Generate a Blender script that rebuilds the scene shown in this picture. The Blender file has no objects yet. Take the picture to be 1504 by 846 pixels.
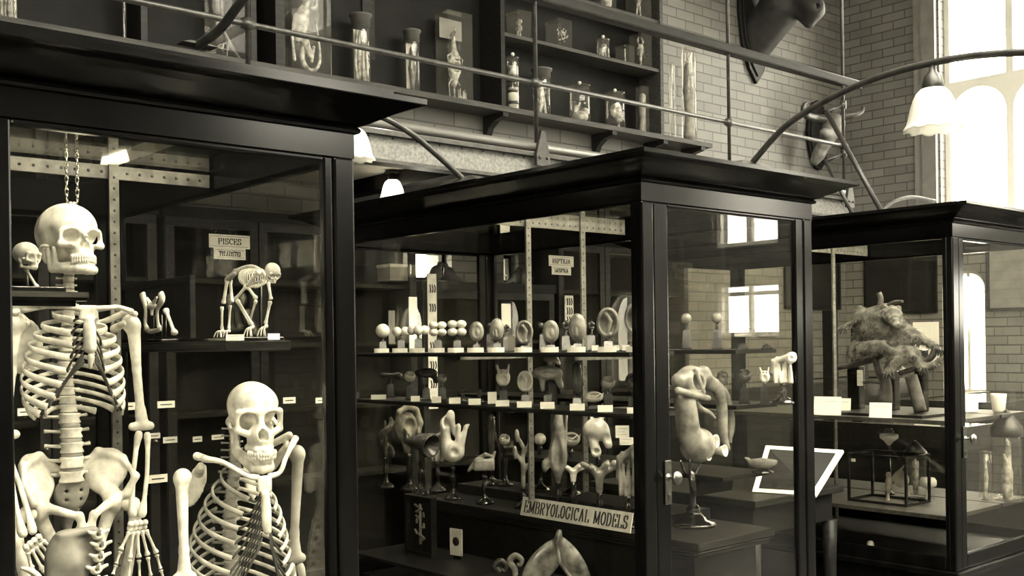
import bpy, bmesh, math, random
import numpy as np
from math import sin, cos, pi, radians as rad, sqrt
from mathutils import Vector, Matrix, Euler
random.seed(7)
SC = bpy.context.scene
COL = SC.collection
V = Vector

# ------------------------------------------------------------------ camera model (1504 x 846 frame)
F, U0, V0, ROLL, YAW = 1564.0, 752.0, 502.3, -0.0138, rad(48.65)
CZ = 1.5
def ray(u, v):
    du, dv = u-U0, v-V0
    c, s = cos(ROLL), sin(ROLL)
    a, b = (c*du+s*dv)/F, -(-s*du+c*dv)/F
    return V((a*sin(YAW)+cos(YAW), -a*cos(YAW)+sin(YAW), b))
def onY(u, v, y):
    r = ray(u, v); return V((0, 0, CZ)) + r*(y/r.y)
def onX(u, v, x):
    r = ray(u, v); return V((0, 0, CZ)) + r*(x/r.x)
def onZ(u, v, z):
    r = ray(u, v); return V((0, 0, CZ)) + r*((z-CZ)/r.z)

# ------------------------------------------------------------------ materials
SEP = (1.0, .975, .878)
def tone(g, k=1.0):
    return (g, g*(1-(1-SEP[1])*k), g*(1-(1-SEP[2])*k), 1)
MATS = {}
def mat(name, g=.2, rough=.5, metal=0, var=.0, scale=8, g2=None, bump=0, spec=.5, coat=0, stretch=None, k=1.0, sss=0):
    if name in MATS: return MATS[name]
    m = bpy.data.materials.new(name); m.use_nodes = True
    nt = m.node_tree; b = nt.nodes['Principled BSDF']
    b.inputs['Base Color'].default_value = tone(g, k)
    b.inputs['Roughness'].default_value = rough
    b.inputs['Metallic'].default_value = metal
    b.inputs['Specular IOR Level'].default_value = spec
    b.inputs['Coat Weight'].default_value = coat
    b.inputs['Coat Roughness'].default_value = .12
    if var or bump or g2 is not None:
        tc = nt.nodes.new('ShaderNodeTexCoord')
        mp = nt.nodes.new('ShaderNodeMapping')
        if stretch: mp.inputs['Scale'].default_value = stretch
        nz = nt.nodes.new('ShaderNodeTexNoise')
        nz.inputs['Scale'].default_value = scale; nz.inputs['Detail'].default_value = 5
        nt.links.new(tc.outputs['Object'], mp.inputs['Vector'])
        nt.links.new(mp.outputs['Vector'], nz.inputs['Vector'])
        if var or g2 is not None:
            cr = nt.nodes.new('ShaderNodeValToRGB')
            lo = g*(1-var) if g2 is None else g2
            cr.color_ramp.elements[0].position = .35; cr.color_ramp.elements[0].color = tone(lo, k)
            cr.color_ramp.elements[1].position = .65; cr.color_ramp.elements[1].color = tone(g*(1+var*.3), k)
            nt.links.new(nz.outputs['Fac'], cr.inputs['Fac'])
            nt.links.new(cr.outputs['Color'], b.inputs['Base Color'])
        if bump:
            bp = nt.nodes.new('ShaderNodeBump'); bp.inputs['Strength'].default_value = bump
            bp.inputs['Distance'].default_value = .01
            nt.links.new(nz.outputs['Fac'], bp.inputs['Height'])
            nt.links.new(bp.outputs['Normal'], b.inputs['Normal'])
    MATS[name] = m
    return m
def glass(name, ior=1.45, tint=.97, rough=.0):
    m = bpy.data.materials.new(name); m.use_nodes = True
    nt = m.node_tree; nt.nodes.clear()
    o = nt.nodes.new('ShaderNodeOutputMaterial'); mx = nt.nodes.new('ShaderNodeMixShader')
    lw = nt.nodes.new('ShaderNodeLayerWeight'); lw.inputs['Blend'].default_value = .5
    pw = nt.nodes.new('ShaderNodeMath'); pw.operation = 'POWER'; pw.inputs[1].default_value = 5
    f0 = ((ior-1)/(ior+1))**2
    fr = nt.nodes.new('ShaderNodeMath'); fr.operation = 'MULTIPLY_ADD'; fr.inputs[1].default_value = 1-f0; fr.inputs[2].default_value = f0
    nt.links.new(lw.outputs['Facing'], pw.inputs[0]); nt.links.new(pw.outputs[0], fr.inputs[0])
    t = nt.nodes.new('ShaderNodeBsdfTransparent'); t.inputs['Color'].default_value = tone(tint, .3)
    g = nt.nodes.new('ShaderNodeBsdfGlossy'); g.inputs['Roughness'].default_value = rough
    g.inputs['Color'].default_value = (1, 1, 1, 1)
    nt.links.new(fr.outputs[0], mx.inputs[0]); nt.links.new(t.outputs[0], mx.inputs[1])
    nt.links.new(g.outputs[0], mx.inputs[2]); nt.links.new(mx.outputs[0], o.inputs['Surface'])
    MATS[name] = m
    return m
def brick(name, g, gm, bw, rh, axis, mort=.006):
    m = bpy.data.materials.new(name); m.use_nodes = True
    nt = m.node_tree; b = nt.nodes['Principled BSDF']
    tc = nt.nodes.new('ShaderNodeTexCoord'); sp = nt.nodes.new('ShaderNodeSeparateXYZ'); cb = nt.nodes.new('ShaderNodeCombineXYZ')
    nt.links.new(tc.outputs['Object'], sp.inputs[0])
    nt.links.new(sp.outputs[axis], cb.inputs[0]); nt.links.new(sp.outputs[2], cb.inputs[1])
    br = nt.nodes.new('ShaderNodeTexBrick')
    br.inputs['Scale'].default_value = 1; br.inputs['Brick Width'].default_value = bw
    br.inputs['Row Height'].default_value = rh; br.inputs['Mortar Size'].default_value = mort
    br.inputs['Mortar Smooth'].default_value = .3; br.inputs['Bias'].default_value = -.1
    br.inputs['Color1'].default_value = tone(g*1.12); br.inputs['Color2'].default_value = tone(g*.8)
    br.inputs['Mortar'].default_value = tone(gm)
    nt.links.new(cb.outputs[0], br.inputs['Vector'])
    nz = nt.nodes.new('ShaderNodeTexNoise'); nz.inputs['Scale'].default_value = 3; nz.inputs['Detail'].default_value = 6
    nt.links.new(tc.outputs['Object'], nz.inputs['Vector'])
    mx = nt.nodes.new('ShaderNodeMixRGB'); mx.blend_type = 'MULTIPLY'; mx.inputs[0].default_value = .45
    nt.links.new(br.outputs['Color'], mx.inputs[1]); nt.links.new(nz.outputs['Fac'], mx.inputs[2])
    nt.links.new(mx.outputs[0], b.inputs['Base Color'])
    bp = nt.nodes.new('ShaderNodeBump'); bp.inputs['Strength'].default_value = .5; bp.inputs['Distance'].default_value = .006; bp.invert = True
    nt.links.new(br.outputs['Fac'], bp.inputs['Height']); nt.links.new(bp.outputs['Normal'], b.inputs['Normal'])
    b.inputs['Roughness'].default_value = .55
    MATS[name] = m
    return m

WOOD = mat('dark polished mahogany', .003, .17, var=.5, scale=6, stretch=(3, 3, .6), spec=.2, coat=.06)
WOODM = mat('dark shelf wood', .012, .42, var=.5, scale=9, stretch=(1, 6, 6), spec=.14)
WOODC = mat('dark cabinet backing', .006, .6, var=.4, scale=5, spec=.12)
SHELFW = mat('worn shelf timber', .04, .5, var=.5, scale=9, stretch=(.6, 6, 6), spec=.2)
BLACK = mat('black lacquer', .006, .16, coat=.6)
IRON = mat('dark painted iron', .03, .38, var=.3, scale=20)
IRONL = mat('worn grey iron', .04, .4, metal=.3, var=.5, scale=25)
BRASS = mat('tarnished brass', .25, .3, metal=1, var=.4, scale=30)
STEEL = mat('perforated steel standard', .15, .45, metal=.4, var=.4, scale=30)
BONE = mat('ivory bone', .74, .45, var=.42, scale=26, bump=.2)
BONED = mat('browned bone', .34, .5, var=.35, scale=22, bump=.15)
BONEG = mat('grey bone', .22, .5, var=.4, scale=20, bump=.15)
CART = mat('dried dark cartilage', .06, .5, var=.4, scale=30)
DISC = mat('spinal disc tan', .32, .6, var=.3, scale=40)
TOOTH = mat('tooth enamel', .7, .25)
PAPER = mat('cream card', .8, .7)
PAPERD = mat('aged card', .55, .7, var=.25, scale=14)
INK = mat('black printing ink', .012, .6)
WAXL = mat('pale wax', .6, .24, var=.4, scale=18, bump=.1)
WAXM = mat('tan wax', .22, .22, var=.6, scale=18, bump=.1)
WAXD = mat('dark brown wax', .05, .25, var=.6, scale=18, bump=.1)
FUR = mat('tan fur', .16, .8, var=.6, scale=26, bump=.6)
HIDE = mat('dark hide', .022, .6, var=.6, scale=14, bump=.3)
HORN = mat('dark horn', .05, .35, var=.5, scale=20)
BARK = mat('dry branch bark', .09, .7, var=.5, scale=24, bump=.4)
PLASTER = mat('painted plaster ceiling', .42, .7, var=.12, scale=3)
PLASW = mat('white painted timber', .72, .5)
TISSUE = mat('pale preserved tissue', .34, .45, var=.75, scale=28, bump=.2)
TISSUED = mat('dark preserved tissue', .12, .45, var=.6, scale=24, bump=.2)
CHAIN = mat('bright chain metal', .6, .25, metal=1)
PIPE = mat('painted grey pipe', .08, .35)
GIRD = mat('mottled painted girder', .13, .55, var=.45, scale=60, k=.9)
FLOORM = mat('dark floor boards', .025, .4, var=.5, scale=4, stretch=(8, .6, 1))
SLATE = mat('dark slate panel', .012, .5, var=.2, scale=6, spec=.2)
BOARD = mat('grey printed board', .17, .6, var=.2, scale=10)
GLASS = glass('clear case glass', 1.33, .985)
JARG = glass('jar glass', 1.5, .95)
def edge_haze(m, amt, g):  # pale diffuse haze stands in for the bright edges of jar glass
    nt = m.node_tree; out = [n for n in nt.nodes if n.type == 'OUTPUT_MATERIAL'][0]
    src = out.inputs['Surface'].links[0].from_socket
    d = nt.nodes.new('ShaderNodeBsdfDiffuse'); d.inputs['Color'].default_value = tone(g); mx = nt.nodes.new('ShaderNodeMixShader'); mx.inputs[0].default_value = amt
    nt.links.new(src, mx.inputs[1]); nt.links.new(d.outputs[0], mx.inputs[2]); nt.links.new(mx.outputs[0], out.inputs['Surface'])
edge_haze(JARG, .04, .5)
CABG = glass('cabinet glass', 1.2, .985)
JARB = glass('thin rectangular jar glass', 1.22, .95); edge_haze(JARB, .04, .5)
WINDG = glass('window pane glass', 1.3, .97)
BRICKB = brick('buff brick wall', .14, .05, .235, .083, 0)
BRICKR = brick('buff brick end wall', .17, .06, .235, .083, 1)
BRICKL = brick('large glazed tile', .13, .05, .34, .125, 0, .007)
SHADE = mat('frosted ribbed glass shade', .85, .3, k=.6)
nt_ = SHADE.node_tree; tr_ = nt_.nodes.new('ShaderNodeBsdfTranslucent'); tr_.inputs['Color'].default_value = tone(.9, .6); mx_ = nt_.nodes.new('ShaderNodeMixShader'); mx_.inputs[0].default_value = .5
nt_.links.new(nt_.nodes['Principled BSDF'].outputs[0], mx_.inputs[1]); nt_.links.new(tr_.outputs[0], mx_.inputs[2]); nt_.links.new(mx_.outputs[0], [n for n in nt_.nodes if n.type == 'OUTPUT_MATERIAL'][0].inputs['Surface'])

# ------------------------------------------------------------------ naming helpers
def thing(name, label, cat, loc=(0, 0, 0), rz=0, group=None):
    o = bpy.data.objects.new(name, None); COL.objects.link(o)
    o.empty_display_size = .05
    o.location = loc; o.rotation_euler = (0, 0, rz)
    o['label'] = label; o['category'] = cat
    if group: o['group'] = group
    return o
def tag(o, label=None, cat=None, group=None, kind=None):
    if label: o['label'] = label
    if cat: o['category'] = cat
    if group: o['group'] = group
    if kind: o['kind'] = kind
    return o
def copy_tree(o, parent=None):
    c = o.copy(); COL.objects.link(c)
    if parent is not None: c.parent = parent
    for ch in list(o.children): copy_tree(ch, c)
    return c

# ------------------------------------------------------------------ mesh builder
class MB:
    def __init__(self): self.v = []; self.f = []; self.sm = []
    def add(self, vs, fs, smooth=False, M=None):
        n = len(self.v)
        for p in vs:
            p = V(p)
            if M is not None: p = M @ p
            self.v.append(p)
        self.f += [[n+i for i in f] for f in fs]; self.sm += [smooth]*len(fs)
        return self
    def box(self, a, b, M=None):
        x0, y0, z0 = a; x1, y1, z1 = b
        vs = [(x0,y0,z0),(x1,y0,z0),(x1,y1,z0),(x0,y1,z0),(x0,y0,z1),(x1,y0,z1),(x1,y1,z1),(x0,y1,z1)]
        return self.add(vs, [(0,3,2,1),(4,5,6,7),(0,1,5,4),(1,2,6,5),(2,3,7,6),(3,0,4,7)], False, M)
    def cbox(self, c, s, M=None):
        return self.box((c[0]-s[0]/2, c[1]-s[1]/2, c[2]-s[2]/2), (c[0]+s[0]/2, c[1]+s[1]/2, c[2]+s[2]/2), M)
    def tube(self, pts, r, n=8, sub=1, flat=1.0, up=None, smooth=True, cap=True, closed=False):
        pts = [V(p) for p in pts]
        rs = list(r) if hasattr(r, '__len__') else [r]*len(pts)
        if sub > 1 and len(pts) > 2:
            P, R = [], []
            m = len(pts)
            for i in range(m if closed else m-1):
                p0 = pts[(i-1) % m] if (closed or i > 0) else pts[0]*2-pts[1]
                p1, p2 = pts[i], pts[(i+1) % m]
                p3 = pts[(i+2) % m] if (closed or i+2 < m) else pts[-1]*2-pts[-2]
                for k in range(sub):
                    t = k/sub
                    P.append(.5*((2*p1)+(p2-p0)*t+(2*p0-5*p1+4*p2-p3)*t*t+(3*p1-p0-3*p2+p3)*t**3))
                    R.append(rs[i]*(1-t)+rs[(i+1) % m]*t)
            if not closed: P.append(pts[-1]); R.append(rs[-1])
            pts, rs = P, R
        m = len(pts)
        T = []
        for i in range(m):
            a = pts[(i-1) % m] if (closed or i > 0) else pts[i]
            b = pts[(i+1) % m] if (closed or i < m-1) else pts[i]
            d = b-a
            T.append(d.normalized() if d.length > 1e-9 else V((0, 0, 1)))
        nrm = None; vs = []
        for i in range(m):
            if up is not None:
                nrm = V(up) - T[i]*V(up).dot(T[i])
            elif nrm is None:
                q = V((0, 0, 1)) if abs(T[i].z) < .9 else V((1, 0, 0))
                nrm = q - T[i]*q.dot(T[i])
            else:
                nrm = nrm - T[i]*nrm.dot(T[i])
            if nrm.length < 1e-6: nrm = T[i].orthogonal()
            nrm.normalize(); bi = T[i].cross(nrm)
            for k in range(n):
                a = 2*pi*k/n
                vs.append(pts[i] + nrm*(cos(a)*rs[i]) + bi*(sin(a)*rs[i]*flat))
        fs = []
        for i in range(m if closed else m-1):
            j = (i+1) % m
            for k in range(n):
                k2 = (k+1) % n
                fs.append((i*n+k, i*n+k2, j*n+k2, j*n+k))
        if cap and not closed:
            fs.append(tuple(reversed(range(n)))); fs.append(tuple((m-1)*n+k for k in range(n)))
        return self.add(vs, fs, smooth)
    def bone(self, p0, p1, r, e0, e1, n=8, bow=None):
        p0, p1 = V(p0), V(p1); d = p1-p0; L = d.length; u = d/L
        b = V(bow) if bow else V((0, 0, 0))
        ts = [0, .02, .06, .12, .22, .5, .78, .88, .94, .98, 1]
        rr = [e0*.45, e0*.85, e0, e0*.72+r*.2, r*1.05, r, r*1.05, e1*.72+r*.2, e1, e1*.85, e1*.45]
        return self.tube([p0+d*t+b*(4*t*(1-t)) for t in ts], rr, n)
    def lathe(self, prof, c=(0, 0, 0), n=20, M=None, smooth=True, sx=1, sy=1):
        vs, fs = [], []
        for r, z in prof:
            for k in range(n):
                a = 2*pi*k/n; vs.append((c[0]+r*cos(a)*sx, c[1]+r*sin(a)*sy, c[2]+z))
        for i in range(len(prof)-1):
            for k in range(n):
                k2 = (k+1) % n
                fs.append((i*n+k, i*n+k2, (i+1)*n+k2, (i+1)*n+k))
        if prof[0][0] > 1e-5: fs.append(tuple(reversed(range(n))))
        if prof[-1][0] > 1e-5: fs.append(tuple((len(prof)-1)*n+k for k in range(n)))
        return self.add(vs, fs, smooth, M)
    def ball(self, c, r, n=12, M=None):
        rx, ry, rz = r if hasattr(r, '__len__') else (r, r, r)
        h = max(5, n//2)
        prof = [(max(1e-6, sin(pi*i/h)), -cos(pi*i/h)) for i in range(h+1)]
        vs, fs = [], []
        for q, z in prof:
            for k in range(n):
                a = 2*pi*k/n; vs.append((c[0]+rx*q*cos(a), c[1]+ry*q*sin(a), c[2]+rz*z))
        for i in range(h):
            for k in range(n):
                k2 = (k+1) % n
                fs.append((i*n+k, i*n+k2, (i+1)*n+k2, (i+1)*n+k))
        return self.add(vs, fs, True, M)
    def prism(self, poly, d, M=None, smooth=False):
        # poly in local XZ, extruded along +Y by d
        n = len(poly)
        vs = [(x, 0, z) for x, z in poly] + [(x, d, z) for x, z in poly]
        fs = [tuple(range(n)), tuple(reversed(range(n, 2*n)))]
        fs += [(i, n+i, n+(i+1) % n, (i+1) % n) for i in range(n)]
        return self.add(vs, fs, smooth, M)
    def ring(self, outer, inner, d, M=None):
        # frame between two closed outlines with equal counts (local XZ), depth d along +Y
        n = len(outer)
        vs = [(x, 0, z) for x, z in outer]+[(x, 0, z) for x, z in inner]+[(x, d, z) for x, z in outer]+[(x, d, z) for x, z in inner]
        fs = []
        for i in range(n):
            j = (i+1) % n
            fs += [(i, j, n+j, n+i), (2*n+j, 2*n+i, 3*n+i, 3*n+j), (j, i, 2*n+i, 2*n+j), (n+i, n+j, 3*n+j, 3*n+i)]
        return self.add(vs, fs, False, M)
    def build(self, name, m, parent=None, loc=None, rot=None, bevel=0):
        me = bpy.data.meshes.new(name)
        me.from_pydata([tuple(p) for p in self.v], [], self.f)
        me.polygons.foreach_set('use_smooth', self.sm)
        me.materials.append(m); me.update()
        o = bpy.data.objects.new(name, me); COL.objects.link(o)
        bm = bmesh.new(); bm.from_mesh(me); bmesh.ops.recalc_face_normals(bm, faces=bm.faces); bm.to_mesh(me); bm.free()
        if parent is not None: o.parent = parent
        if loc is not None: o.location = loc
        if rot is not None: o.rotation_euler = rot
        if bevel:
            b = o.modifiers.new('bevel', 'BEVEL'); b.width = bevel; b.segments = 2; b.limit_method = 'ANGLE'
        return o
def RM(rx=0, ry=0, rz=0, loc=(0, 0, 0)):
    return Matrix.Translation(V(loc)) @ Euler((rx, ry, rz)).to_matrix().to_4x4()

# ------------------------------------------------------------------ distance-field modelling
def sdf_np(prims, X, Y, Z):
    D = np.full(X.shape, 1e3, dtype=np.float32)
    for p in prims:
        op, kind, k = p[0], p[1], p[-1]
        if kind == 'e':
            c, r, rot = p[2], p[3], p[4]
            x, y, z = X-c[0], Y-c[1], Z-c[2]
            if rot:
                M = np.array(Euler([rad(a) for a in rot]).to_matrix().inverted())
                x, y, z = (M[0,0]*x+M[0,1]*y+M[0,2]*z, M[1,0]*x+M[1,1]*y+M[1,2]*z, M[2,0]*x+M[2,1]*y+M[2,2]*z)
            k0 = np.sqrt((x/r[0])**2+(y/r[1])**2+(z/r[2])**2)
            k1 = np.sqrt((x/r[0]**2)**2+(y/r[1]**2)**2+(z/r[2]**2)**2)+1e-9
            d = k0*(k0-1)/k1
        elif kind == 'c':
            a, b, r0, r1 = p[2], p[3], p[4], p[5]
            bx, by, bz = b[0]-a[0], b[1]-a[1], b[2]-a[2]
            L = bx*bx+by*by+bz*bz+1e-12
            t = np.clip(((X-a[0])*bx+(Y-a[1])*by+(Z-a[2])*bz)/L, 0, 1)
            d = np.sqrt((X-a[0]-bx*t)**2+(Y-a[1]-by*t)**2+(Z-a[2]-bz*t)**2)-(r0+(r1-r0)*t)
        elif kind == 'b':
            c, s, rr = p[2], p[3], p[4]
            qx, qy, qz = abs(X-c[0])-s[0]+rr, abs(Y-c[1])-s[1]+rr, abs(Z-c[2])-s[2]+rr
            d = np.sqrt(np.maximum(qx, 0)**2+np.maximum(qy, 0)**2+np.maximum(qz, 0)**2)+np.minimum(np.maximum(qx, np.maximum(qy, qz)), 0)-rr
        if op == '+':
            if k > 0:
                h = np.clip(.5+.5*(D-d)/k, 0, 1); D = D*(1-h)+d*h-k*h*(1-h)
            else: D = np.minimum(D, d)
        else:
            d = -d
            if k > 0:
                h = np.clip(.5-.5*(D-d)/k, 0, 1); D = D*(1-h)+d*h+k*h*(1-h)
            else: D = np.maximum(D, d)
    return D
def sdf_mesh(prims, res, noise=None):
    lo = np.array([1e9]*3); hi = -lo
    for p in prims:
        if p[0] != '+': continue
        if p[1] == 'e':
            m = max(p[3]) if p[4] else None
            e = np.array([m]*3) if m else np.array(p[3]); a = np.array(p[2])-e; b = np.array(p[2])+e
        elif p[1] == 'c':
            a = np.minimum(np.array(p[2])-p[4], np.array(p[3])-p[5]); b = np.maximum(np.array(p[2])+p[4], np.array(p[3])+p[5])
        else:
            a = np.array(p[2])-np.array(p[3]); b = np.array(p[2])+np.array(p[3])
        lo = np.minimum(lo, a); hi = np.maximum(hi, b)
    lo -= res*3; hi += res*3
    n = np.maximum(4, np.ceil((hi-lo)/res).astype(int)+1)
    g = [np.arange(n[i], dtype=np.float32)*res+lo[i] for i in range(3)]
    X, Y, Z = np.meshgrid(*g, indexing='ij')
    D = sdf_np(prims, X, Y, Z)
    if noise: D = D + noise(X, Y, Z)
    S = D < 0
    nx, ny, nz = n
    cs = np.zeros((nx-1, ny-1, nz-1, 3)); cn = np.zeros((nx-1, ny-1, nz-1))
    base = np.stack(np.meshgrid(np.arange(nx-1), np.arange(ny-1), np.arange(nz-1), indexing='ij'), -1).astype(float)
    off = [(0,0,0),(1,0,0),(0,1,0),(1,1,0),(0,0,1),(1,0,1),(0,1,1),(1,1,1)]
    def sl(A, o): return A[o[0]:o[0]+nx-1, o[1]:o[1]+ny-1, o[2]:o[2]+nz-1]
    for i in range(8):
        for j in range(i+1, 8):
            df = [abs(off[i][q]-off[j][q]) for q in range(3)]
            if sum(df) != 1: continue
            a, b = sl(D, off[i]), sl(D, off[j]); ch = sl(S, off[i]) != sl(S, off[j])
            t = np.where(ch, a/np.where(a == b, 1e-9, a-b), 0)
            for q in range(3):
                cs[..., q] += np.where(ch, off[i][q]+(off[j][q]-off[i][q])*t, 0)
            cn += ch
    act = cn > 0
    idx = -np.ones(act.shape, int); idx[act] = np.arange(act.sum())
    P = (base[act]+cs[act]/cn[act][:, None])*res+lo
    faces = []
    for ax in range(3):
        A = S[:-1] if ax == 0 else (S[:, :-1] if ax == 1 else S[:, :, :-1])
        B = S[1:] if ax == 0 else (S[:, 1:] if ax == 1 else S[:, :, 1:])
        e = np.argwhere(A != B)
        o1, o2 = [(1, 2), (2, 0), (0, 1)][ax]
        ok = (e[:, o1] > 0) & (e[:, o2] > 0) & (e[:, o1] < n[o1]-1) & (e[:, o2] < n[o2]-1)
        e = e[ok]
        def gi(d1, d2):
            q = e.copy(); q[:, o1] -= d1; q[:, o2] -= d2
            return idx[q[:, 0], q[:, 1], q[:, 2]]
        fl = A[e[:, 0], e[:, 1], e[:, 2]]
        quad = np.stack([gi(1, 1), gi(0, 1), gi(0, 0), gi(1, 0)], 1)
        quad[~fl] = quad[~fl][:, ::-1]
        faces.append(quad)
    return P, np.concatenate(faces)
def sdf_obj(name, prims, res, m, parent=None, M=None, noise=None, loc=None, rot=None):
    P, Fq = sdf_mesh(prims, res, noise)
    me = bpy.data.meshes.new(name)
    if M is not None:
        A = np.array(M); P = P@A[:3, :3].T+A[:3, 3]
    me.from_pydata(P.tolist(), [], Fq.tolist())
    me.polygons.foreach_set('use_smooth', [True]*len(me.polygons))
    me.materials.append(m); me.update()
    o = bpy.data.objects.new(name, me); COL.objects.link(o)
    if parent is not None: o.parent = parent
    if loc is not None: o.location = loc
    if rot is not None: o.rotation_euler = rot
    return o
def mirror(prims):
    out = []
    for p in prims:
        q = list(p)
        if p[1] == 'e':
            q[2] = (-p[2][0], p[2][1], p[2][2])
            if p[4]: q[4] = (p[4][0], -p[4][1], -p[4][2])
        elif p[1] == 'c':
            q[2] = (-p[2][0], p[2][1], p[2][2]); q[3] = (-p[3][0], p[3][1], p[3][2])
        else: q[2] = (-p[2][0], p[2][1], p[2][2])
        out.append(tuple(q))
    return out
def both(prims): return [z for p in prims for z in (p, mirror([p])[0])]

# ------------------------------------------------------------------ slab-serif lettering (condensed capitals)
def arcpts(cx, cy, rx, ry, a0, a1, n=10):
    return [(cx+rx*cos(rad(a0+(a1-a0)*i/n)), cy+ry*sin(rad(a0+(a1-a0)*i/n))) for i in range(n+1)]
FONT = {
 'E': (.62, [[(.12,0),(.12,1)],[(0,1),(.58,1),(.58,.8)],[(0,0),(.6,0),(.6,.22)],[(.12,.52),(.42,.52)],[(.42,.42),(.42,.62)]]),
 'M': (.9, [[(.12,0),(.12,1)],[(.12,1),(.45,.1)],[(.45,.1),(.78,1)],[(.78,1),(.78,0)],[(0,0),(.24,0)],[(.66,0),(.9,0)],[(0,1),(.14,1)],[(.76,1),(.9,1)]]),
 'B': (.66, [[(.12,0),(.12,1)],[(0,1),(.34,1)]+arcpts(.34,.77,.24,.23,90,-90)+[(.12,.54)],[(.34,.54)]+arcpts(.36,.27,.27,.27,90,-90)+[(0,0)]]),
 'R': (.7, [[(.12,0),(.12,1)],[(0,1),(.34,1)]+arcpts(.34,.76,.25,.24,90,-90)+[(.12,.52)],[(.34,.52),(.56,0)],[(0,0),(.24,0)],[(.48,0),(.7,0)]]),
 'Y': (.7, [[(.08,1),(.35,.5)],[(.62,1),(.35,.5)],[(.35,.5),(.35,0)],[(0,1),(.2,1)],[(.5,1),(.7,1)],[(.22,0),(.48,0)]]),
 'O': (.66, [arcpts(.33,.5,.27,.5,0,360,24)]),
 'L': (.6, [[(.12,0),(.12,1)],[(0,1),(.24,1)],[(0,0),(.56,0),(.56,.24)]]),
 'G': (.68, [arcpts(.34,.5,.28,.5,45,290,18)+[(.58,.2),(.58,.44)],[(.42,.44),(.66,.44)],[(.56,.72),(.56,1)]]),
 'C': (.64, [arcpts(.34,.5,.28,.5,45,315,18),[(.56,.72),(.56,1)]]),
 'I': (.3, [[(.15,0),(.15,1)],[(.02,1),(.28,1)],[(.02,0),(.28,0)]]),
 'A': (.72, [[(.1,0),(.36,1)],[(.36,1),(.62,0)],[(.2,.34),(.52,.34)],[(0,0),(.2,0)],[(.5,0),(.72,0)]]),
 'D': (.68, [[(.12,0),(.12,1)],[(0,1),(.3,1)]+arcpts(.3,.5,.3,.5,90,-90,14)+[(0,0)]]),
 'S': (.6, [arcpts(.3,.75,.23,.25,40,270,12)+arcpts(.3,.25,.25,.25,90,-140,12),[(.5,.74),(.5,1)],[(.08,0),(.08,.26)]]),
 'P': (.64, [[(.12,0),(.12,1)],[(0,1),(.34,1)]+arcpts(.34,.74,.25,.26,90,-90)+[(.12,.48)],[(0,0),(.24,0)]]),
 'T': (.66, [[(.33,0),(.33,1)],[(.04,.8),(.04,1),(.62,1),(.62,.8)],[(.2,0),(.46,0)]]),
 ' ': (.4, []),
}
def lettering(text, width, h, name, m, parent, loc, rot=(0, 0, 0), bold=.11, thin=.05):
    """letters in local XZ, centred, thin slabs standing proud toward -Y"""
    tot = sum(FONT[c][0]+.14 for c in text)-.14
    sx = width/tot; mb = MB(); x = -width/2
    for c in text:
        w, strokes = FONT[c]
        for st in strokes:
            for (a, b) in zip(st[:-1], st[1:]):
                ax, az, bx, bz = x+a[0]*sx, (a[1]-.5)*h, x+b[0]*sx, (b[1]-.5)*h
                dx, dz = bx-ax, bz-az; L = math.hypot(dx, dz) or 1e-6
                vert = abs(dz)/L
                wd = h*(thin+(bold-thin)*vert)*.5
                ox, oz = -dz/L*wd, dx/L*wd
                ex, ez = dx/L*wd*.4, dz/L*wd*.4
                mb.add([(ax+ox-ex,-.0008,az+oz-ez),(ax-ox-ex,-.0008,az-oz-ez),(bx-ox+ex,-.0008,bz-oz+ez),(bx+ox+ex,-.0008,bz+oz+ez),
                        (ax+ox-ex,0,az+oz-ez),(ax-ox-ex,0,az-oz-ez),(bx-ox+ex,0,bz-oz+ez),(bx+ox+ex,0,bz+oz+ez)],
                       [(0,1,2,3),(7,6,5,4),(0,4,5,1),(1,5,6,2),(2,6,7,3),(3,7,4,0)])
        x += (w+.14)*sx
    return mb.build(name, m, parent, loc, rot)
# ================================================================== room shell
XL, XR, YF, YB, ZC = -3.0, 9.64, -6.2, 5.84, 5.6
def st(o, n=None):
    o['kind'] = 'structure'; return o
def wall_holes(name, m, axis, p0, p1, a0, a1, z0, z1, holes):
    A = sorted({a0, a1, *[h[0] for h in holes], *[h[1] for h in holes]})
    Z = sorted({z0, z1, *[h[2] for h in holes], *[h[3] for h in holes]})
    mb = MB()
    def bx(a, b, c, d):
        if axis == 'x': mb.box((p0, a, c), (p1, b, d))
        else: mb.box((a, p0, c), (b, p1, d))
    for i in range(len(A)-1):
        run = None
        for j in range(len(Z)-1):
            am, zm = (A[i]+A[i+1])/2, (Z[j]+Z[j+1])/2
            hole = any(h[0] < am < h[1] and h[2] < zm < h[3] for h in holes)
            if hole:
                if run is not None: bx(A[i], A[i+1], run, Z[j]); run = None
            elif run is None: run = Z[j]
        if run is not None: bx(A[i], A[i+1], run, Z[-1])
    for h in holes:
        if h[4]:
            r = (h[1]-h[0])/2; ca = (h[0]+h[1])/2; zs = h[3]-r
            for s in (-1, 1):
                poly = [(ca+s*r, zs)] + [(ca+s*r*cos(rad(t)), zs+r*sin(rad(t))) for t in range(9, 91, 9)] + [(ca+s*r, h[3])]
                if axis == 'x': vs = [(p0, a, z) for a, z in poly]+[(p1, a, z) for a, z in poly]
                else: vs = [(a, p0, z) for a, z in poly]+[(a, p1, z) for a, z in poly]
                n = len(poly)
                mb.add(vs, [tuple(range(n)), tuple(reversed(range(n, 2*n)))]+[(k, n+k, n+(k+1) % n, (k+1) % n) for k in range(n)])
    return st(mb.build(name, m))
WINY = [(-5.35, -4.65), (-2.90, -2.02), (-.45, .18), (1.75, 2.45), (3.62, 4.83)]
HR = []
for a, b in WINY:
    HR.append((a, b, 2.52, 5.2, False))
    HR.append((a, b, 1.52 if a < 1 else .95, 2.13, not (-3 < a < -2)))
HR[-1] = (4.43, 4.83, .95, 2.13, True)
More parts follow.
